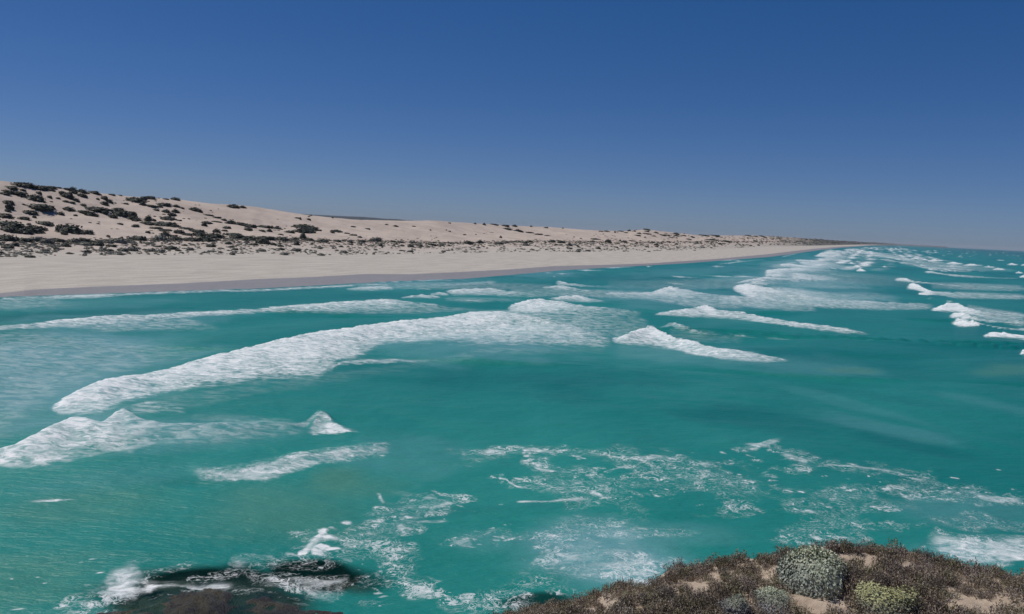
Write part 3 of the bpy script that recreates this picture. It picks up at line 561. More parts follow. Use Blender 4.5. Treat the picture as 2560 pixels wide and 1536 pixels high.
for k, pts, d in [('D', [(950, 230), (1200, 215), (1480, 205), (1700, 220), (2000, 260), (2340, 270)], .8), ('D', [(1280, 300), (1450, 345), (1620, 360), (1850, 340), (2100, 290), (2400, 330)], .75), ('D', [(1090, 400), (1200, 450), (1400, 460), (1600, 440), (1750, 490), (1950, 480), (2200, 505), (2450, 450)], .75), ('D', [(1250, 420), (1420, 400), (1600, 470), (1750, 500)], .8), ('D', [(0, 840), (200, 780), (430, 690), (620, 650), (850, 560)], .9), ('D', [(300, 640), (430, 760), (480, 800)], .8), ('D', [(500, 560), (700, 540), (880, 545)], .6),
                   ('D', [(750, 890), (950, 820), (1150, 780), (1400, 830), (1680, 810)], .9), ('D', [(1400, 900), (1560, 960), (1800, 1010), (2000, 1030), (2300, 960)], 1.0), ('D', [(380, 1130), (520, 1170), (600, 1230)], .9), ('D', [(850, 1310), (1050, 1250), (1250, 1260)], .9), ('D', [(330, 900), (420, 1000), (390, 1080), (550, 1180)], .9),
                   ('H', [(430, 790), (620, 745), (780, 840), (940, 880)], .8), ('H', [(100, 880), (300, 900), (560, 880), (800, 950), (950, 940)], .75), ('H', [(700, 1080), (900, 1100), (1200, 1060), (1500, 1090), (1850, 1110)], .7), ('H', [(880, 1160), (1100, 1170), (1300, 1210), (1480, 1200)], .8), ('H', [(1040, 890), (1300, 915), (1500, 940), (1700, 985), (1990, 1070), (2250, 1150), (2474, 1145)], .6), ('H', [(0, 1060), (250, 1070), (450, 1130), (330, 1190), (500, 1240)], .7), ('H', [(1000, 1370), (1250, 1330), (1600, 1340), (2000, 1310), (2450, 1350)], .6),
                   ('C', [(1300, 950), (1500, 920), (1700, 880), (1850, 850)], .9), ('C', [(420, 1130), (600, 1060), (780, 1040), (950, 930), (1290, 850)], .9), ('C', [(1750, 940), (1950, 1010), (2150, 1100), (2380, 1130)], .7), ('C', [(2050, 660), (2150, 700), (2400, 690), (2474, 640)], .7), ('C', [(2100, 890), (2300, 860), (2474, 800)], .8)]:
    P = np.array(pts, float); X = np.interp(np.linspace(0, len(P) - 1, len(P) * 6), np.arange(len(P)), P[:, 0]); Yl = np.interp(np.linspace(0, len(P) - 1, len(P) * 6), np.arange(len(P)), P[:, 1])
    sg = ZO[k][2] * F
    for a, b in zip(X, Yl):
        a += random.gauss(0, 14); b += random.gauss(0, 9)
        blob(k, a, b, random.uniform(50, 120), random.uniform(10, 30), d * random.uniform(.5, 1.05), 'lace', random.uniform(-.35, .35), .9)
# round the reef
band('C', [(600, 1010, 1050, .25), (690, 965, 1050, .5), (760, 895, 1058, .62), (850, 858, 1064, .72), (920, 842, 1060, .62), (975, 890, 1054, .45), (1010, 960, 1048, .6), (1100, 985, 1036, .85), (1300, 990, 1030, .75), (1500, 985, 1030, .75), (1640, 992, 1026, .5)], 0.05, prof=-.35, fall=1, rag=1.4, soft_top=14)
blob('C', 830, 1010, 150, 44, .85, 'foam', -.1, .9); blob('C', 880, 890, 80, 50, .55, 'foam', -.3, .9)
blob('C', 880, 930, 190, 140, .9, 'lace')
band('C', [(395, 1110, 1145, .5), (450, 1060, 1185, .62), (600, 1020, 1195, .62), (700, 1000, 1150, .6), (790, 1060, 1100, .4)], kind='lace', prof=.1, rag=.7, soft_top=4)
band('C', [(950, 940, 968, .7), (1050, 890, 962, .6), (1200, 860, 905, .6), (1300, 850, 872, .4)], kind='lace', prof=.1, rag=.7, soft_top=4)
blob('C', 1660, 860, 130, 68, .95); blob('C', 1640, 850, 80, 36, .5, 'foam')
band('C', [(1390, 950, 988, .8), (1550, 912, 965, .9), (1660, 890, 935, .8)], kind='lace', prof=.1)
band('C', [(1720, 920, 1000, .6), (1900, 928, 1030, .65), (2000, 930, 1100, .65), (2150, 960, 1135, .7), (2300, 958, 1155, .7), (2420, 940, 1060, .5)], kind='lace', prof=.1, soft_top=9, rag=1.2)
band('C', [(1750, 990, 1030, .3), (2000, 940, 1040, .4), (2200, 985, 1130, .55), (2300, 985, 1150, .55), (2400, 950, 1060, .4)], prof=.1, soft_top=4, rag=.8)
for x, y, w, h, r_ in [(2215, 650, 46, 32, -.2), (2180, 690, 66, 36, -.5), (2260, 690, 66, 22, .1), (2150, 735, 70, 30, -.5), (2210, 745, 60, 24, .3), (2190, 795, 46, 22, .4), (2080, 785, 44, 16, -.3), (2270, 765, 60, 10, 0)]:
    blob('C', x, y, w * 1.2, h * 1.2, 1.05, 'foam', r_, .8)
blob('C', 2370, 585, 56, 20, 1.0, 'foam', 0, .3); blob('C', 2285, 625, 40, 14, .95, 'foam', .3, .3); blob('C', 2150, 780, 150, 60, .8); blob('C', 2250, 880, 130, 30, .8, 'lace', -.15); blob('C', 2000, 830, 300, 60, .4)
for x, y, w, h in [(80, 935, 16, 9), (260, 922, 20, 6), (310, 960, 20, 5), (310, 1000, 25, 5), (350, 825, 60, 6), (440, 818, 40, 5), (560, 830, 34, 7), (640, 806, 34, 5), (690, 900, 36, 10), (40, 826, 22, 6), (340, 404, 90, 6), (690, 598, 40, 5), (140, 1140, 60, 8), (600, 980, 40, 12)]:  # sun glints on the water painted as foam, with a few real flecks
    blob('C', x, y, w * 1.3, h * .75, .85, 'foam', -.08, .6)

for x, y, w, h, r_ in [(1050, 1130, 90, 14, -.3), (1290, 1075, 70, 16, -.5), (830, 1115, 70, 8, 0), (1660, 1060, 90, 12, .1), (1480, 1100, 60, 8, .2), (700, 1170, 120, 14, -.1), (1350, 1150, 110, 10, -.1), (1900, 1130, 120, 18, .3), (560, 1180, 90, 20, -.2)]:
    blob('C', x, y, w, h, .75, 'lace', r_, .8)
for q in range(26):
    u = q / 25; x = 560 + u * 1500; y = np.interp(x, [560, 790, 1000, 1450, 1800, 2060], [1160, 1066, 1048, 1026, 1030, 1130])
    blob('C', x + random.gauss(0, 20), y + random.gauss(8, 12), random.uniform(50, 110), random.uniform(9, 20), random.uniform(.6, .95), 'lace', random.uniform(-.3, .3), .8)
# aerated, milky water and stirred-up sand
blob('A', 250, 700, 1200, 460, .85, 'milk', -.12); blob('A', 1300, 1040, 900, 160, .45, 'milk'); blob('B', 900, 430, 1100, 170, .55, 'milk'); blob('A', 700, 330, 1200, 90, .45, 'milk', -.1)
blob('B', 2500, 520, 900, 100, .4, 'milk', .06); blob('B', 2400, 130, 900, 120, .4, 'milk'); blob('R', 700, 500, 900, 150, .5, 'milk', .15); blob('R', 700, 340, 420, 110, .5, 'milk')
blob('D', 1750, 930, 950, 270, .85, 'milk', .1); blob('D', 1100, 860, 500, 160, .35, 'milk'); blob('D', 400, 250, 700, 200, .25, 'milk'); blob('D', 2300, 780, 600, 120, .35, 'milk')
blob('H', 900, 190, 900, 110, .3, 'milk', .1); blob('H', 1500, 640, 900, 70, .28, 'milk', .2); blob('H', 1300, 480, 900, 50, .2, 'milk', .25); blob('H', 2100, 1250, 700, 160, .35, 'milk'); blob('H', 2200, 450, 600, 50, .22, 'milk', .2)
blob('A', 500, 170, 900, 60, .35, 'milk', -.04); blob('S3', 300, 640, 500, 60, .5, 'milk'); blob('S3', 1700, 620, 900, 70, .35, 'milk', -.06); blob('S2', 1600, 880, 900, 70, .4, 'milk', -.05)
blob('C', 900, 250, 1300, 90, .2, 'milk', -.1); blob('Z6', 1900, 320, 700, 200, .6, 'milk')
blob('C', 650, 450, 900, 130, .35, 'sand', -.1); blob('C', 1900, 500, 700, 260, .5, 'sand', .1); blob('D', 0, 430, 260, 120, .7, 'sand'); blob('C', 2350, 330, 420, 110, .5, 'sand'); blob('C', 200, 950, 700, 260, .35, 'sand')
blob('H', 1250, 225, 260, 40, .55, 'sand'); blob('H', 2350, 220, 400, 60, .55, 'sand', -.05)
# darker water and swell bands, their slope shading painted into the water colour
blob('B', 1450, 680, 1000, 150, .55, 'swell_dark', .05); blob('H', 500, 560, 700, 120, .6, 'swell_dark', .12); blob('H', 1700, 760, 800, 60, .5, 'swell_dark', .2); blob('H', 1500, 420, 900, 50, .4, 'swell_dark', .15); blob('H', 1300, 330, 700, 30, .35, 'swell_dark', .05)
blob('C', 1250, 280, 500, 60, .3, 'swell_dark'); blob('D', 900, 640, 700, 60, .35, 'swell_dark', -.1); blob('S3', 1150, 680, 500, 40, .5, 'swell_dark'); blob('A', 500, 240, 900, 30, .35, 'swell_dark', -.05); blob('R', 1300, 470, 900, 50, .35, 'swell_dark', .06); blob('R', 1200, 560, 700, 40, .3, 'swell_dark', .05)
# the clear, shallow water over the reef
blob('C', 1350, 1080, 1250, 250, .80, 'clear', .02, .25); blob('C', 1400, 1130, 1150, 230, 1.0, 'clear', .02, .25); blob('C', 1380, 990, 900, 190, 1.0, 'clear', -.02); blob('C', 2150, 960, 520, 170, .9, 'clear', .15); blob('D', 100, 1150, 420, 150, .55, 'clear', .2, .6); blob('D', 1350, 1270, 330, 80, .6, 'clear', -.1, .3)
s1 = (off + 14 * (fbm(SX / 50, SY / 50, 131, 3) - .5)) / 24.0
def bars(lo, hi, y0, y1, y2, seed, dmax):
    lines = np.abs((s1 * 1.0 + 0.35 * fbm(SX / 120, SY / 120, seed + 3, 2)) % 1.0 - 0.35)
    cr = sstep(0.34, 0.05, lines)
    gaps = sstep(0.32, 0.56, fbm(off / 30, along0 / 45, seed, 4))
    win = sstep(lo - 14, lo + 10, off) * sstep(hi + 30, hi - 20, off) * sstep(y0, y1, SY) * sstep(y2 * 1.5, y2, SY)
    return dmax * win * (0.35 + 0.65 * cr) * (0.25 + 0.75 * gaps)
along0 = SX * 0.42 + SY * 0.9
foam = np.maximum(foam, bars(48, 115, 430, 760, 5000, 141, 0.92))
foam = np.maximum(foam, bars(140, 200, 800, 1300, 7000, 151, 0.88))
foam_l = np.clip(foam, 0, 1.1)
milk = np.clip(milk + 0.35 * foam_l, 0, 1) * sstep(0.0, 0.3, milk + foam_l + 0.05)
deep = sstep(220, 900, off) * 0.55 + sstep(1500, 6000, off) * 0.45
deep = np.maximum(deep, swell_dark * 0.62)  # also carries the painted dark of the swell bands
deep = np.maximum(deep, 0.30 * sstep(90, 260, off) * sstep(900, 100, SY))
z = swell * sstep(1.2, 0.2, crest) * sstep(50, 75, rr) + chop + crest
z = z * np.where(rr > 12000, 0.0, 1.0) * np.where(off < -4, 0.0, 1.0)
z = np.where((off < 1) & (z > 0.05), 0.05, z)
lump = (fbm(SX / 1.6, SY / 1.6, 71, 3) - 0.5) * 0.28 * np.clip(foam, 0, 1) ** 1.5 * sstep(500, 150, rr)
z = z + lump
V = np.stack([SX, SY, z], -1)
along = (SX * 0.42 + SY * 0.9)
tone = 0.55 * fbm((off + warp) / 17, along / 85, 111, 3) + 0.45 * fbm(SX / 75, SY / 75, 117, 3)
tone = sstep(0.28, 0.72, tone) * 0.55 + 0.45 * sstep(130, 55, SY) * fbm(SX / 40, SY / 40, 119, 3) * 1.6
tone = np.clip(tone - 0.25 * sstep(0, 120, SX) * sstep(260, 60, SY), 0, 1)
nr, nc = len(rad), len(bear)
FW = grid_faces(nr, nc)[:, ::-1]
water = mesh_np('sea_water', V, FW, M_WATER, True, {'foam': foam, 'lace': lace, 'milk': milk, 'deep': deep, 'clear': clear, 'sand': sandy, 'tone': tone})
tag(water, kind='structure')

# ------------------------------------------------------------------ reef awash at the foot of the headland
rx_, ry_ = np.meshgrid(np.arange(-34, 6.01, 0.16), np.arange(34, 58.01, 0.16))
qx, qy = sight(np.stack([rx_.ravel(), ry_.ravel(), np.zeros(rx_.size)], -1))
top = np.array([(0, 1330), (80, 1245), (300, 1200), (560, 1165), (690, 1110), (790, 1062), (1000, 1046), (1200, 1034), (1450, 1022), (1800, 1022), (1900, 1080), (2100, 1150), (2170, 1160), (2350, 1172), (2420, 1260), (2800, 1400)], float)
tx, ty = nx('C', top[:, 0]), ny('C', top[:, 1])
dist = (qy - np.interp(qx, tx, ty)) / 16.0              # rows below the outline, about metres
nz = fbm(rx_.ravel() / 2.6, ry_.ravel() / 2.6, 81, 5) - 0.5
nf = 1 - np.abs(2 * fbm(rx_.ravel() / 0.9, ry_.ravel() / 0.9, 85, 4) - 1)
zr = -0.24 + 0.26 * np.tanh(dist * 0.9) + 0.70 * nz + 0.34 * (nf - 0.66)
zr = np.where(dist < 0, np.maximum(-0.24 + 0.10 * dist + 0.7 * nz + 0.2 * (nf - .6), -2.2), zr)
zr -= 0.5 * sstep(1700, 2600, qx * 0 + qx) 
red = sstep(770, 850, qx)
reef = mesh_np('reef_rock', np.stack([rx_.ravel(), ry_.ravel(), zr], -1), grid_faces(*rx_.shape), M_REEF, True, {'red': red})
tag(reef, 'dark brown and olive seaweed covered rock shelf awash in white foam at lower left', 'rock')

# ------------------------------------------------------------------ headland in the foreground
edge = np.array([(300, 2300, 17), (700, 1980, 18), (1000, 1700, 18), (1240, 1546, 18), (1330, 1526, 17.6), (1450, 1503, 17.2), (1520, 1470, 16.8), (1575, 1460, 16.5), (1625, 1470, 16.2), (1660, 1425, 16.2), (1740, 1412, 16.2), (1830, 1398, 16.2), (1900, 1396, 16.2), (1990, 1378, 16.2), (2090, 1356, 16.2), (2180, 1366, 16.2), (2290, 1380, 16.2), (2370, 1408, 16.0), (2480, 1428, 15.8), (2560, 1438, 15.6), (3000, 1470, 15.0), (3600, 1500, 14.0)], float)
ex = np.arange(300, 3600, 8.0)
ey = smooth1(np.interp(ex, edge[:, 0], edge[:, 1]), 3); eY = smooth1(np.interp(ex, edge[:, 0], edge[:, 2]), 4)
E = at_y(ex, ey, eY)
D1 = at_y(ex, np.maximum(ey + (1560 - ey) * 0.45, ey + 20), eY - 1.6)
D2 = at_y(ex, np.maximum(1580, ey + 60), eY - 3.3)
D3 = D2.copy(); D3[:, 1] = 7.0; D3[:, 0] = D2[:, 0] * 0.72 + 0.2; D3[:, 2] = np.minimum(16.2, D2[:, 2] * 0.5 + 8.0) - 0.2
D4 = D3.copy(); D4[:, 1] = 0.5; D4[:, 0] = D3[:, 0] * 1.0; D4[:, 2] = 18.2 - 0.12 * np.maximum(0, -D3[:, 0]) ** 1.5
D5 = D4.copy(); D5[:, 1] = -25; D5[:, 2] = D4[:, 2] + 0.6
C1 = E.copy(); C1[:, :2] *= 1.10; C1[:, 2] = E[:, 2] - 1.6
C2 = E.copy(); C2[:, :2] *= 1.35; C2[:, 2] = 5.5
C3 = E.copy(); C3[:, :2] *= 1.6; C3[:, 2] = -3.0
rws = [C3, C2, C1, E, D1, D2, D3, D4, D5]; ns = [8, 8, 8, 18, 18, 8, 6, 6]
HG = []; HT = []
for i, n in enumerate(ns):
    for j in range(n): HG.append(rws[i] * (1 - j / n) + rws[i + 1] * j / n); HT.append(i + j / n)
HG.append(rws[-1]); HT.append(len(ns)); HG = np.array(HG); HT = np.array(HT)
hn = (fbm(HG[:, :, 0] / 1.3, HG[:, :, 1] / 1.3, 91, 5) - 0.5)
hn2 = (fbm(HG[:, :, 0] / 0.28, HG[:, :, 1] / 0.28, 95, 3) - 0.5)
ha = np.interp(HT, [0, 1, 2, 3, 4, 6, 8], [2.5, 2.5, 1.0, 0.22, 0.42, 0.4, 0.4])[:, None]
HG[:, :, 2] += hn * ha + hn2 * 0.07
HV = HG.reshape(-1, 3); HF = grid_faces(*HG.shape[:2])[:, ::-1]
head = mesh_np('headland', HV, HF, M_HEAD, True); tag(head, kind='structure')
HB = BVHTree.FromPolygons([Vector(v) for v in HV.tolist()], HF.tolist())

def cast(bvh, px, py):
    d = ray([px], [py])[0]
    loc, nor, idx, dist = bvh.ray_cast(Vector(EYE), Vector(d), 40000)
    return loc, dist

# ------------------------------------------------------------------ shrubs
def dome_shrub(name, seed, mat, nleaf=260, leaf=0.10, lumps=7, core=True):
    """unit shrub, radius 1 across and height 1, a lumpy crown of small leaf sprays round a closed inner mass"""
    r = np.random.default_rng(seed)
    ld = r.normal(size=(lumps, 3)); ld[:, 2] = np.abs(ld[:, 2]) * 0.8; ld /= np.linalg.norm(ld, axis=1, keepdims=True)
    la = r.uniform(0.10, 0.34, lumps)
    def radius(d):
        c = d @ ld.T
        return 0.72 + (la[None] * np.exp(-((1 - c) / 0.12))).sum(1)
    Vs, Fs, lf, tp = [], [], [], []
    nv = 0
    if core:
        nu, nvv = 14, 6
        th = np.linspace(0, 2 * math.pi, nu, endpoint=False); ph = np.linspace(-0.25, math.pi / 2, nvv)
        d = np.stack([np.outer(np.cos(ph), np.cos(th)), np.outer(np.cos(ph), np.sin(th)), np.outer(np.sin(ph), np.ones(nu))], -1).reshape(-1, 3)
        v = d * (radius(d) * 0.84)[:, None]
        Vs.append(v); lf.append(np.full(len(v), 0.4)); tp.append(np.clip(v[:, 2], 0, 1))
        f = []
        for i in range(nvv - 1):
            for j in range(nu):
                a = i * nu + j; b = i * nu + (j + 1) % nu
                f.append((a, b, b + nu, a + nu))
        Fs.append(np.array(f)); nv = len(v)
    d = r.normal(size=(nleaf, 3)); d[:, 2] = np.abs(d[:, 2]) - 0.18; d /= np.linalg.norm(d, axis=1, keepdims=True)
    rad_ = radius(d) * r.uniform(0.80, 1.06, nleaf)
    c = d * rad_[:, None]
    n = d + r.normal(size=d.shape) * 0.55; n /= np.linalg.norm(n, axis=1, keepdims=True)
    a = np.cross(n, r.normal(size=d.shape)); a /= np.linalg.norm(a, axis=1, keepdims=True); b = np.cross(n, a)
    s = leaf * r.uniform(0.6, 1.5, nleaf)[:, None]
    q = np.stack([c - a * s, c - b * s * 0.7, c + a * s * 1.1, c + b * s * 0.7], 1)
    lv = r.uniform(0.15, 1, nleaf)
    tipv = np.clip(c[:, 2], 0, 1)
    Vs.append(q.reshape(-1, 3)); Fs.append(np.arange(nleaf * 4).reshape(-1, 4) + nv)
    lf.append(np.repeat(lv, 4)); tp.append(np.repeat(tipv, 4))
    return mesh_np(name, np.concatenate(Vs), np.concatenate(Fs), mat, False, {'leaf': np.concatenate(lf), 'tip': np.concatenate(tp)}, link=False)

DUNE_M = [dome_shrub('dune_shrub', 100 + i, M_DUNE, 240, 0.11) for i in range(8)]
FORE_M = [dome_shrub('foredune_shrub', 200 + i, M_FORE, 200, 0.12) for i in range(6)]

def plant(me, name, px, py, wpx, hpx, bvh, depth=0.7, sink=0.12, zs=0.6, yaw=True):
    loc, dist = cast(bvh, px, py)
    if loc is None: return None
    r = wpx / 2 / F * dist / 0.95; hgt = max(hpx / F * dist * zs, r * 0.22)
    o = bpy.data.objects.new(name, me); COL.objects.link(o)
    o.location = loc - Vector((0, 0, hgt * sink))
    o.scale = (r, r * depth, hgt); o.rotation_euler = (0, 0, random.uniform(-0.25, 0.25) + math.atan2(-loc.x, loc.y) if yaw else random.uniform(0, 6.28))
    return o

S1 = [(110,190,100,40),(215,157,190,45),(330,190,60,30),(395,190,130,50),(480,183,120,20),(560,188,60,14),(505,215,50,30),(220,213,50,25),(375,240,50,32),(640,203,60,25),(700,208,70,40),(600,238,60,40),(650,262,100,70),(710,232,70,40),(790,225,90,35),(790,262,80,40),(905,236,90,38),(960,258,40,16),(735,312,60,34),(825,275,40,20),(480,280,40,32),(560,292,40,18),(200,270,60,25),(635,322,50,25),(680,330,80,16),(335,288,150,70),(60,225,120,22),(40,245,100,22),(150,238,180,20),(80,330,90,40),(90,375,75,60),(75,410,50,35),(385,370,230,55),(290,424,120,38),(660,398,110,38),(585,440,60,35),(30,460,150,55),(230,487,100,40),(330,475,40,24),(945,300,30,24),(1010,290,60,50),(1010,342,70,48),(1060,325,60,40),(1080,258,60,20),(1160,265,40,12),(1215,345,50,20),(800,358,60,22),(930,392,210,42),(1000,425,80,40),(800,425,120,40),(870,445,140,50),(730,458,35,24),(1060,405,60,15),(1140,400,110,40),(1160,435,160,50),(1090,465,80,45),(1260,435,110,40),(1280,480,110,50),(1320,505,100,40),(1310,305,170,60),(1390,290,60,40),(1450,285,100,35),(1690,300,90,28),(1600,300,60,14),(1775,302,60,10),(1380,350,70,30),(1460,365,110,20),(1590,350,120,36),(1540,370,60,20),(1700,370,80,20),(1760,388,40,20),(1510,404,50,22),(1600,415,80,30),(1695,420,80,32),(1660,447,80,34),(1730,505,50,16),(1620,485,150,40),(1435,495,80,50),(1490,505,40,30),(1590,540,200,60),(1420,530,140,30),(1700,565,110,30),(1800,585,130,26),(1900,605,130,30),(1870,395,110,30),(1930,420,60,30),(2010,455,100,12),(2090,475,90,14),(2160,500,60,20),(2230,530,110,40),(2330,545,150,45),(2430,560,100,45),(1990,525,110,20),(1975,550,60,40),(2090,520,100,12),(2195,575,70,36),(2245,367,125,34),(2340,378,80,18),(2060,332,40,16),(2400,590,80,40),(2170,605,60,24),(2090,610,80,40),(100,540,200,70),(80,590,160,60),(200,605,180,60),(300,600,200,70),(350,580,170,50),(430,535,150,50),(280,545,40,30),(660,590,230,80),(580,575,80,70),(720,600,110,60),(855,620,90,55),(620,635,60,30),(740,635,40,20),(1430,620,45,32),(1310,560,70,40),(1045,660,40,22),(1160,540,50,20),(1510,580,120,30),(1600,600,120,26),(1600,640,90,50),(1730,615,100,50),(1680,660,70,30),(1800,640,120,30),(1930,640,150,50),(2080,650,160,60),(2250,640,180,35),(2400,680,160,60),(2000,690,160,50),(1850,690,150,45)]
S2 = [(80,335,160,40),(200,350,100,34),(130,375,60,30),(60,375,60,24),(330,385,90,40),(450,330,260,34),(470,375,220,60),(560,360,80,50),(610,370,50,24),(770,375,120,22),(740,392,50,18),(880,400,60,16),(940,415,70,22),(1000,435,50,18),(455,430,70,60),(240,412,50,18),(100,440,180,40),(250,450,130,30),(380,455,80,24),(60,480,130,60),(520,460,70,40),(620,475,130,24),(430,262,25,25),(510,265,40,24),(400,250,50,14),(530,222,25,14),(740,250,20,12),(940,335,50,14),(1080,355,50,16),(1260,315,40,14),(1350,330,60,14),(1525,332,40,12),(1870,300,30,14),(2115,305,30,16),(2205,315,40,20),(2300,310,90,16),(2410,325,80,24),(2420,355,110,14),(1685,370,24,12),(1840,368,16,12),(1870,380,26,16),(2015,412,40,12),(2365,437,30,22),(2125,412,16,12)]
S3 = [(25,175,60,20),(185,175,26,18),(330,190,40,18),(490,190,24,12),(60,222,110,22),(170,238,80,16),(260,252,80,16),(340,268,70,10),(600,282,24,8),(665,295,24,12),(860,225,40,14),(910,225,70,14),(995,235,20,18),(1050,225,60,12),(1100,238,40,12),(1130,215,40,20),(1185,225,30,14),(1300,208,70,18),(1300,225,50,16),(1225,245,50,16),(1390,240,60,14),(1300,250,90,10),(1215,265,60,16),(1285,283,24,14),(1370,272,50,8),(1450,262,80,14),(1500,262,60,14),(1580,248,70,20),(1580,268,70,12),(1660,268,50,12),(1540,286,40,10),(1700,302,70,12),(1740,282,60,10),(1850,262,110,8),(1950,264,110,8),(800,302,110,10),(1045,318,24,18),(1160,318,80,10),(1240,318,20,14),(1930,310,140,16),(2060,325,100,12),(2280,268,60,14),(2350,275,50,16),(2400,268,60,12),(2440,285,50,14),(2345,320,30,16)]

ORD = ['first', 'second', 'third', 'fourth', 'fifth', 'sixth', 'seventh', 'eighth', 'ninth', 'tenth', 'eleventh', 'twelfth', 'thirteenth', 'fourteenth', 'fifteenth', 'sixteenth', 'seventeenth', 'eighteenth', 'nineteenth', 'twentieth']
def ordinal(i):
    if i < 20: return ORD[i]
    tens = {2: 'twenty', 3: 'thirty', 4: 'forty', 5: 'fifty', 6: 'sixty', 7: 'seventy', 8: 'eighty'}[(i + 1) // 10]
    u = (i + 1) % 10
    return tens[:-1] + 'ieth' if u == 0 else tens + '-' + ORD[u - 1]

recs = []
for k, L in (('S1', S1), ('S2', S2), ('S3', S3)):
    s = ZO[k][2]
    for i, (cx, cy, w, h) in enumerate(L):
        px, py, w, h = nx(k, cx), ny(k, cy), w * s, h * s
        sky_y = float(np.interp(px, xs, yS))
        base = max(py + 0.33 * h, sky_y + 1.5)
        o = plant(DUNE_M[(i * 5 + len(recs)) % 8], 'dune_shrub', px, base, w * 1.16, h, DB, depth=1.0, zs=.95)
        if o is None: continue
        t = (py - sky_y) / max(float(np.interp(px, xs, yC)) - sky_y, 4)
        recs.append((o, px, py, w, h, t))
zones = {}
for rec in recs:
    o, px, py, w, h, t = rec
    dune = 'the big left dune' if px < 560 else 'the long middle dune' if px < 1230 else 'the far right dunes'
    row = 'crest of' if t < 0.14 else 'upper slope of' if t < 0.42 else 'middle slope of' if t < 0.72 else 'lower slope of'
    asp = w / max(h, 1)
    look = ('long flat' if asp > 5 else 'wide spreading' if asp > 3 else 'rounded') if w > 14 else ('small low' if asp > 2.5 else 'small round')
    zones.setdefault((dune, row, look), []).append(rec)
for (dune, row, look), L in zones.items():
    L.sort(key=lambda r: r[1])
    for i, r in enumerate(L):
        pre = (ordinal(i) + ' from the left of the ') if len(L) > 1 else ''
        if len(L) > 1:
            lab = '%s %s dark shrub from left on %s %s' % (ordinal(i), look, row, dune)
        else:
            lab = 'only %s dark green shrub on the %s %s' % (look, row, dune)
        tag(r[0], lab, 'shrub', 'dark shrubs scattered over the dunes')

# foredune: grey-green shrubs along the back of the beach
fr = []
tries = 0
while len(fr) < 170 and tries < 4000:
    tries += 1
    px = random.uniform(0, 1900) if random.random() < .85 else random.uniform(0, 900)
    yv, yc = float(np.interp(px, xs, yV)), float(np.interp(px, xs, yC))
    u = random.random() ** 1.5                       # thick along the crest, thinning to the beach
    py = yc + (yv - yc) * u * 1.02 + random.uniform(-2, 2)
    sc = np.interp(px, [0, 1280, 1900], [1, 0.55, 0.25])
    w = random.uniform(18, 52) * sc * (1 - 0.35 * u); h = w * random.uniform(.26, .46)
    if any(abs(px - q[1]) < (w + q[3]) * .33 and abs(py - q[2]) < (h + q[4]) * .4 for q in fr): continue
    o = plant((FORE_M if random.random() < .35 + .5 * u else DUNE_M)[random.randrange(6)], 'foredune_shrub', px, py, w, h, DB, depth=1.0, zs=1.0)
    if o: fr.append((o, px, py, w, h, u))
fz = {}
for r in fr:
    seg = 'below the big dune' if r[1] < 560 else 'below the middle dune' if r[1] < 1100 else 'right of centre'
    row = 'foredune crest' if r[5] < .25 else 'foredune face' if r[5] < .7 else 'foredune foot'
    fz.setdefault((row, seg), []).append(r)
for (row, seg), L in fz.items():
    L.sort(key=lambda r: r[1])
    for i, r in enumerate(L):
        tag(r[0], '%s low shrub from left on the %s %s' % (ordinal(i), row, seg), 'shrub', 'grey-green shrubs along the foredune')

def copies(name, protos, places, mat):
    """many small plants joined in one mesh: places = (x, y, z, sx, sy, sz, rot)"""
    Vs, Fs, lf, tp = [], [], [], []; nv = 0
    data = []
    for me in protos:
        v = np.empty(len(me.vertices) * 3, np.float32); me.vertices.foreach_get('co', v)
        f = np.empty(len(me.loops), np.int32); me.loops.foreach_get('vertex_index', f)
        k = len(me.polygons[0].vertices)
        a = np.empty(len(me.vertices), np.float32); me.attributes['leaf'].data.foreach_get('value', a)
        b = np.empty(len(me.vertices), np.float32); me.attributes['tip'].data.foreach_get('value', b)
        data.append((v.reshape(-1, 3), f.reshape(-1, k), a, b))
    for i, (x, y, z_, sx, sy, sz, rt) in enumerate(places):
        v, f, a, b = data[i % len(data)]
        c, s = math.cos(rt), math.sin(rt)
        p = v * np.array([sx, sy, sz]); q = np.empty_like(p)
        q[:, 0] = p[:, 0] * c - p[:, 1] * s + x; q[:, 1] = p[:, 0] * s + p[:, 1] * c + y; q[:, 2] = p[:, 2] + z_
        Vs.append(q); Fs.append(f + nv); nv += len(v); sh = random.uniform(-.25, .25)
        lf.append(np.clip(a + sh, 0, 1)); tp.append(b)
    return mesh_np(name, np.concatenate(Vs), np.concatenate(Fs), mat, False, {'leaf': np.concatenate(lf), 'tip': np.concatenate(tp)})

small = [dome_shrub('scrub', 300 + i, M_FORE, 60, 0.2) for i in range(4)]
pl = []
for i in range(7000):
    px = random.uniform(-200, 2240)
    yv, yc, ys = (float(np.interp(px, xs, q)) for q in (yV, yC, yS))
    if random.random() < .8:
        if px > 1900: py = ys + (yv - ys) * random.random() * .9
        else: py = yc + (yv - yc) * random.random() ** 1.4 * 1.05 - 1.0
    else:
        if px < 1500: continue
        py = ys + (yc - ys) * random.random()
        if vnoise(np.array([px / 60.]), np.array([py / 7.]), 5)[0] < .55: continue
    if vnoise(np.array([px / 22.]), np.array([py / 5.]), 8)[0] < .36: continue
    loc, dist = cast(DB, px, py)
    if loc is None: continue
    r = random.uniform(2.0, 7.5) * float(np.interp(px, [0, 1280, 2000], [1, .62, .5])) / F * dist
    pl.append((loc.x, loc.y, loc.z - r * .1, r, r * .9, r * random.uniform(.4, .7), random.uniform(0, 6.28)))
o = copies('dune_scrub', small, pl, M_FORE); tag(o, 'low grey-green scrub strung along the foredune and far dunes', 'scrub', kind='stuff')
big = [dome_shrub('scrub', 320 + i, M_DUNE, 60, 0.2) for i in range(4)]
pl = []
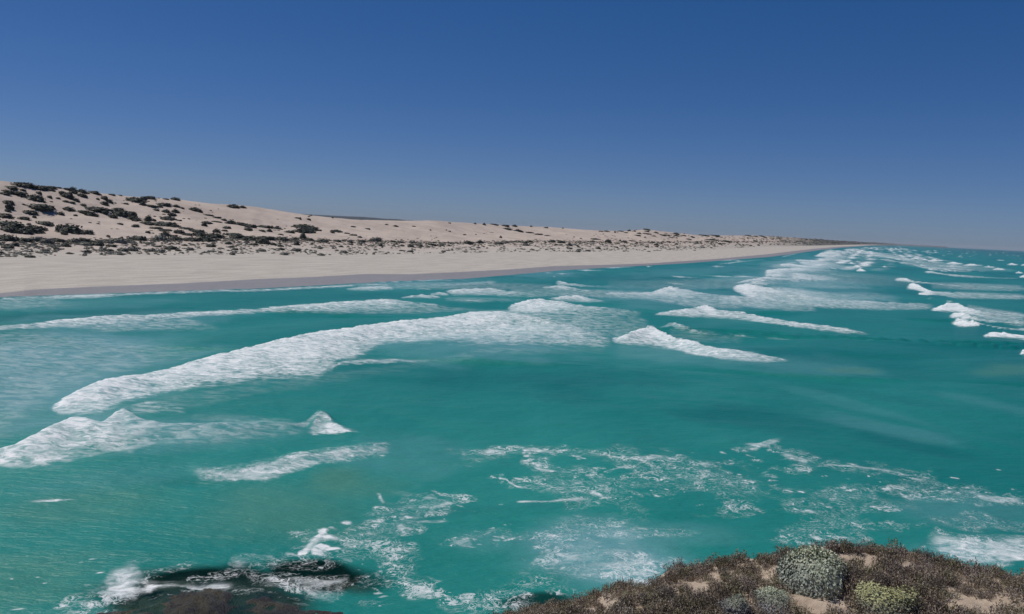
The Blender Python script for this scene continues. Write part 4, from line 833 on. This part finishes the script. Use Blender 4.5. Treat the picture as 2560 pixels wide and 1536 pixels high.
for i in range(2600):
    px = random.uniform(-300, 2230)
    yv, yc, ys = (float(np.interp(px, xs, q)) for q in (yV, yC, yS))
    m = random.random()
    if px > 1850: py = ys + (yc - ys) * random.random() * 1.2
    elif m < .55: py = yc + (yv - yc) * random.random() ** 2.2 * .5 - 1.5
    else:
        py = ys + (yc - ys) * random.random()
        if vnoise(np.array([px / 70. + py / 30.]), np.array([py / 9.]), 15)[0] < (.66 if px < 800 else .8): continue
    loc, dist = cast(DB, px, py)
    if loc is None: continue
    r = random.uniform(1.6, 5.5) * float(np.interp(px, [0, 1280, 2000], [1, .6, .5])) / F * dist
    pl.append((loc.x, loc.y, loc.z - r * .1, r * 1.2, r * .9, r * random.uniform(.4, .7), random.uniform(0, 6.28)))
for i in range(2600):
    px = random.uniform(-300, 2230)
    if vnoise(np.array([px / 26.]), np.array([0.5]), 19)[0] < .22: continue
    yc, yv = float(np.interp(px, xs, yC)), float(np.interp(px, xs, yV))
    py = yc + random.gauss(0.02, .10) * (yv - yc)
    if px > 1480 and random.random() < .55:
        ys = float(np.interp(px, xs, yS)); py = ys + (yc - ys) * random.random() ** 1.3
        if vnoise(np.array([px / 45. + py / 12.]), np.array([py / 4.]), 25)[0] < (.52 if px < 1800 else .38): continue
    loc, dist = cast(DB, px, py)
    if loc is None: continue
    r = random.uniform(2.2, 6.0) * float(np.interp(px, [0, 1280, 2000], [1, .62, .5])) / F * dist
    pl.append((loc.x, loc.y, loc.z - r * .1, r * 1.3, r * .9, r * random.uniform(.35, .6), random.uniform(0, 6.28)))
o = copies('dark_scrub', big, pl, M_DUNE); tag(o, 'dark green scrub in small tufts over the dunes', 'scrub', kind='stuff')

# ------------------------------------------------------------------ foreground heath and saltbush
def twig_mesh(name, seed, mat, ntw=70, nleaf=16, leaf=0.055, spread=0.75):
    """unit heath plant: a bunch of upright twigs from one root, each clad in small leaves"""
    r = np.random.default_rng(seed)
    Vs, Fs, lf, tp = [], [], [], []; nv = 0
    TV, TF = [], []; tn = 0
    for i in range(ntw):
        a = r.uniform(0, 2 * math.pi); rad_ = math.sqrt(r.uniform(0, 1)) * 0.9
        top_h = (1.0 - 0.45 * rad_ ** 2) * r.uniform(0.72, 1.08)
        base = np.array([math.cos(a) * rad_ * 0.35, math.sin(a) * rad_ * 0.35, 0.0])
        mid = np.array([math.cos(a) * rad_ * spread, math.sin(a) * rad_ * spread, top_h * 0.45])
        tip = mid + np.array([math.cos(a) * rad_ * 0.2 + r.normal() * 0.06, math.sin(a) * rad_ * 0.2 + r.normal() * 0.06, top_h * 0.55])
        path = [base, mid, tip]
        for j, (p, rw) in enumerate(zip(path, (0.016, 0.011, 0.004))):
            for q in range(3):
                an = q * 2.094; TV.append(p + np.array([math.cos(an) * rw, math.sin(an) * rw, 0]))
        for j in range(2):
            for q in range(3):
                TF.append((tn + j * 3 + q, tn + j * 3 + (q + 1) % 3, tn + (j + 1) * 3 + (q + 1) % 3, tn + (j + 1) * 3 + q))
        tn += 9
        u = r.uniform(0.15, 1.05, nleaf) ** 0.8
        c = np.where((u < .5)[:, None], base + (mid - base) * (u * 2)[:, None], mid + (tip - mid) * (u * 2 - 1)[:, None])
        d = r.normal(size=(nleaf, 3)); d[:, 2] = np.abs(d[:, 2]) * 0.9 + .2; d /= np.linalg.norm(d, axis=1, keepdims=True)
        side = np.cross(d, r.normal(size=d.shape)); side /= np.linalg.norm(side, axis=1, keepdims=True)
        s = leaf * r.uniform(.6, 1.4, nleaf)[:, None]
        q4 = np.stack([c, c + d * s * .9 + side * s * .42, c + d * s * 2.0, c + d * s * .9 - side * s * .42], 1)
        Vs.append(q4.reshape(-1, 3)); Fs.append(np.arange(nleaf * 4).reshape(-1, 4) + nv); nv += nleaf * 4
        lf.append(np.repeat(r.uniform(0, 1, nleaf), 4)); tp.append(np.repeat(np.clip(c[:, 2], 0, 1), 4))
    fol = mesh_np(name, np.concatenate(Vs), np.concatenate(Fs), mat, False, {'leaf': np.concatenate(lf), 'tip': np.concatenate(tp)}, link=False)
    st = mesh_np('stem', np.array(TV), np.array(TF), M_TWIG, False, {}, link=False)
    return fol, st
HEATH = [twig_mesh('foliage', 400 + i, M_HEATH[i % 3]) for i in range(9)]

def shrub_thing(name, parts, px, py, wpx, hpx, label, group=None, depth=0.85, zs=0.85, cat='shrub'):
    loc, dist = cast(HB, px, py)
    if loc is None: return None
    e = bpy.data.objects.new(name, None); COL.objects.link(e); e.empty_display_size = .1
    r = wpx / 2 / F * dist; h = hpx / F * dist * zs
    e.location = loc - Vector((0, 0, 0.04)); e.scale = (r, r * depth, h); e.rotation_euler = (0, 0, random.uniform(0, 6.28) if depth > .8 else 0)
    tag(e, label, cat, group)
    for pn, me in parts:
        c = bpy.data.objects.new(pn, me); COL.objects.link(c); c.parent = e
    return e

Z5E = [(150,860,170,70),(330,840,160,80),(470,830,130,80),(590,830,130,70),(700,800,120,80),(810,760,140,120),(930,690,150,120),(1050,640,150,120),(1160,620,130,120),(1250,600,120,120),(1370,640,100,80),(1520,600,160,140),(1640,530,150,150),(1750,510,140,120),(1860,470,150,120),(1980,430,160,130),(2130,410,170,140),(2220,400,100,100),(2330,460,150,90)]
Z6E = [(60,390,150,110),(200,370,150,100),(310,320,140,90),(420,280,140,90),(540,270,140,90),(690,240,170,110),(800,250,160,110),(900,260,150,110),(1010,270,140,100),(1130,310,140,130),(1250,310,140,120),(1340,290,110,100),(1450,320,120,110),(1560,340,130,120),(1660,370,150,130),(1770,420,140,110),(1900,450,150,100),(2040,470,150,100),(2180,480,150,100),(2320,490,160,110),(2440,470,140,120)]
Z5B = [(1240,780,180,170),(1420,760,210,170),(1620,690,220,180),(1560,840,240,170),(1760,790,230,180),(1950,740,220,170),(2100,660,200,160),(2000,850,230,150),(2350,600,200,150),(980,830,130,100)]
Z6B = [(790,450,210,130),(910,510,200,120),(860,600,250,150),(1010,640,250,160),(1140,560,240,180),(1270,640,200,160),(1500,660,240,200),(1650,600,220,190),(1620,780,220,180),(1480,800,170,130),(1250,460,200,140),(1400,520,220,160),(1750,540,200,140),(2100,690,160,70),(2210,620,200,70),(2440,620,130,130),(1900,660,160,80),(2330,560,200,100)]
hi = 0
looks = ['brown', 'olive brown', 'purplish brown']
edge_pts = [('Z5', p) for p in Z5E] + [('Z6', p) for p in Z6E]
body_pts = [('Z5', p) for p in Z5B] + [('Z6', p) for p in Z6B]
def heath(k, p, i, where, total):
    s = ZO[k][2]; cx, cy, w, h = p
    v = (i * 7) % 9
    fol, st = HEATH[v]
    px, py = nx(k, cx), ny(k, cy + h * .38)
    py = max(py, float(np.interp(px, ex, ey)) + 5)
    return shrub_thing('heath_shrub', [('foliage', fol), ('stem', st)], px, py, w * s * 1.15, h * s * 1.05, '%s low %s heath shrub from left %s' % (ordinal(i), looks[v % 3], where), 'low heath shrubs on the headland')
for i, (k, p) in enumerate(edge_pts): heath(k, p, i, 'along the cliff edge', len(edge_pts))
for i, (k, p) in enumerate(body_pts): heath(k, p, i, 'in the mat behind the cliff edge', len(body_pts))

def crown(seed, mat, n, leaf, lumps=14): return dome_shrub('foliage', seed, mat, n, leaf, lumps)
def special(name, mat, px, py, w, h, n, leaf, label, seed, zs=.9):
    fol = crown(seed, mat, n, leaf); _, st = twig_mesh('stem', seed + 1, mat, 24, 2)
    return shrub_thing(name, [('foliage', fol), ('stem', st)], px, py, w, h, label, depth=.95, zs=zs)
special('saltbush', M_SALT, nx('Z6', 470), ny('Z6', 620), 148, 92, 11000, .040, 'large round grey-green saltbush on the sand of the headland', 501)
special('saltbush', M_YELL, nx('Z6', 560), ny('Z6', 400), 62, 36, 2600, .05, 'small yellowish green bush just behind the large grey-green saltbush', 511)
special('saltbush', M_SALT, nx('Z6', 105), ny('Z6', 745), 66, 36, 3000, .05, 'small pale green saltbush below and left of the large round one', 521)
special('grey_shrub', M_GREY, nx('Z6', 150), ny('Z6', 860), 84, 42, 3000, .045, 'dusky grey shrub in front of the small pale green saltbush', 531)
special('grey_shrub', M_GREY, nx('Z5', 2260), ny('Z5', 850), 80, 46, 3000, .045, 'dusky grey shrub left of the small saltbush at the frame edge', 541)
special('yellow_shrub', M_YELL, nx('Z6', 1180), ny('Z6', 860), 126, 60, 5500, .04, 'bright yellow-green shrub at the bottom edge on the headland', 551)

# continuous low heath between the shrubs, leaving the bare sand open
light = [twig_mesh('tuft', 600 + i, M_HEATH[i % 3], 26, 12, .075)[0] for i in range(6)]
bare = [('Z5', 1060, 770, 110, 90), ('Z5', 880, 860, 110, 40), ('Z5', 1245, 640, 60, 30), ('Z5', 2080, 460, 100, 40), ('Z5', 1900, 640, 130, 30), ('Z5', 1340, 830, 80, 50), ('Z6', 870, 330, 170, 60), ('Z6', 940, 400, 130, 60), ('Z6', 130, 520, 70, 110), ('Z6', 560, 800, 320, 110), ('Z6', 2150, 790, 420, 130), ('Z6', 2250, 570, 120, 30), ('Z6', 1380, 850, 120, 60), ('Z6', 20, 350, 40, 20)]
bare += [('Z6', 470, 560, 230, 190), ('Z6', 105, 740, 110, 70), ('Z6', 1180, 820, 200, 100), ('Z5', 2260, 810, 150, 80), ('Z6', 150, 850, 130, 60), ('Z6', 330, 760, 120, 60), ('Z6', 1750, 660, 160, 60), ('Z6', 1080, 370, 110, 40), ('Z5', 1700, 700, 60, 40), ('Z6', 1480, 560, 90, 30)]
bare = [(nx(k, a), ny(k, b), c * ZO[k][2], d * ZO[k][2]) for k, a, b, c, d in bare]
for mi in range(3):
    pl = []
    for i in range(1150):
        px = random.uniform(1180, 2750); e_ = float(np.interp(px, ex, ey))
        py = e_ + 3 + (1600 - e_) * random.random()
        if any(((px - a) / c) ** 2 + ((py - b) / d) ** 2 < 1 + random.uniform(-.35, .2) for a, b, c, d in bare) and random.random() < .95: continue
        if vnoise(np.array([px / 30.]), np.array([py / 14.]), 3 + mi)[0] < .27: continue
        loc, dist = cast(HB, px, py)
        if loc is None or dist > 30: continue
        r = random.uniform(.08, .20); pl.append((loc.x, loc.y, loc.z - .02, r, r, r * random.uniform(.8, 1.5), random.uniform(0, 6.28)))
    o = copies('heath_ground_cover', [light[mi], light[mi + 3]], pl, M_HEATH[mi])
    tag(o, 'low %s heath covering the headland between the bare sand patches' % looks[mi], 'heath', kind='stuff')

# ------------------------------------------------------------------ sea haze
hz = bpy.data.materials.new('haze'); hz.use_nodes = True; hz.node_tree.nodes.clear()
pv = hz.node_tree.nodes.new('ShaderNodeVolumePrincipled'); pv.inputs['Color'].default_value = (0.80, 0.88, 1.0, 1)
pv.inputs['Density'].default_value = 2.6e-5; pv.inputs['Anisotropy'].default_value = 0.0
ho = hz.node_tree.nodes.new('ShaderNodeOutputMaterial'); hz.node_tree.links.new(pv.outputs[0], ho.inputs['Volume'])
bx = np.array([(x, y, z_) for z_ in (-6.0, 75.0) for y in (-24000.0, 24000.0) for x in (-24000.0, 24000.0)])
o = mesh_np('haze', bx, np.array([(0, 2, 3, 1), (4, 5, 7, 6), (0, 1, 5, 4), (2, 6, 7, 3), (0, 4, 6, 2), (1, 3, 7, 5)]), hz, False)
tag(o, 'thin sea haze over the water and the far dunes', 'haze', kind='stuff')
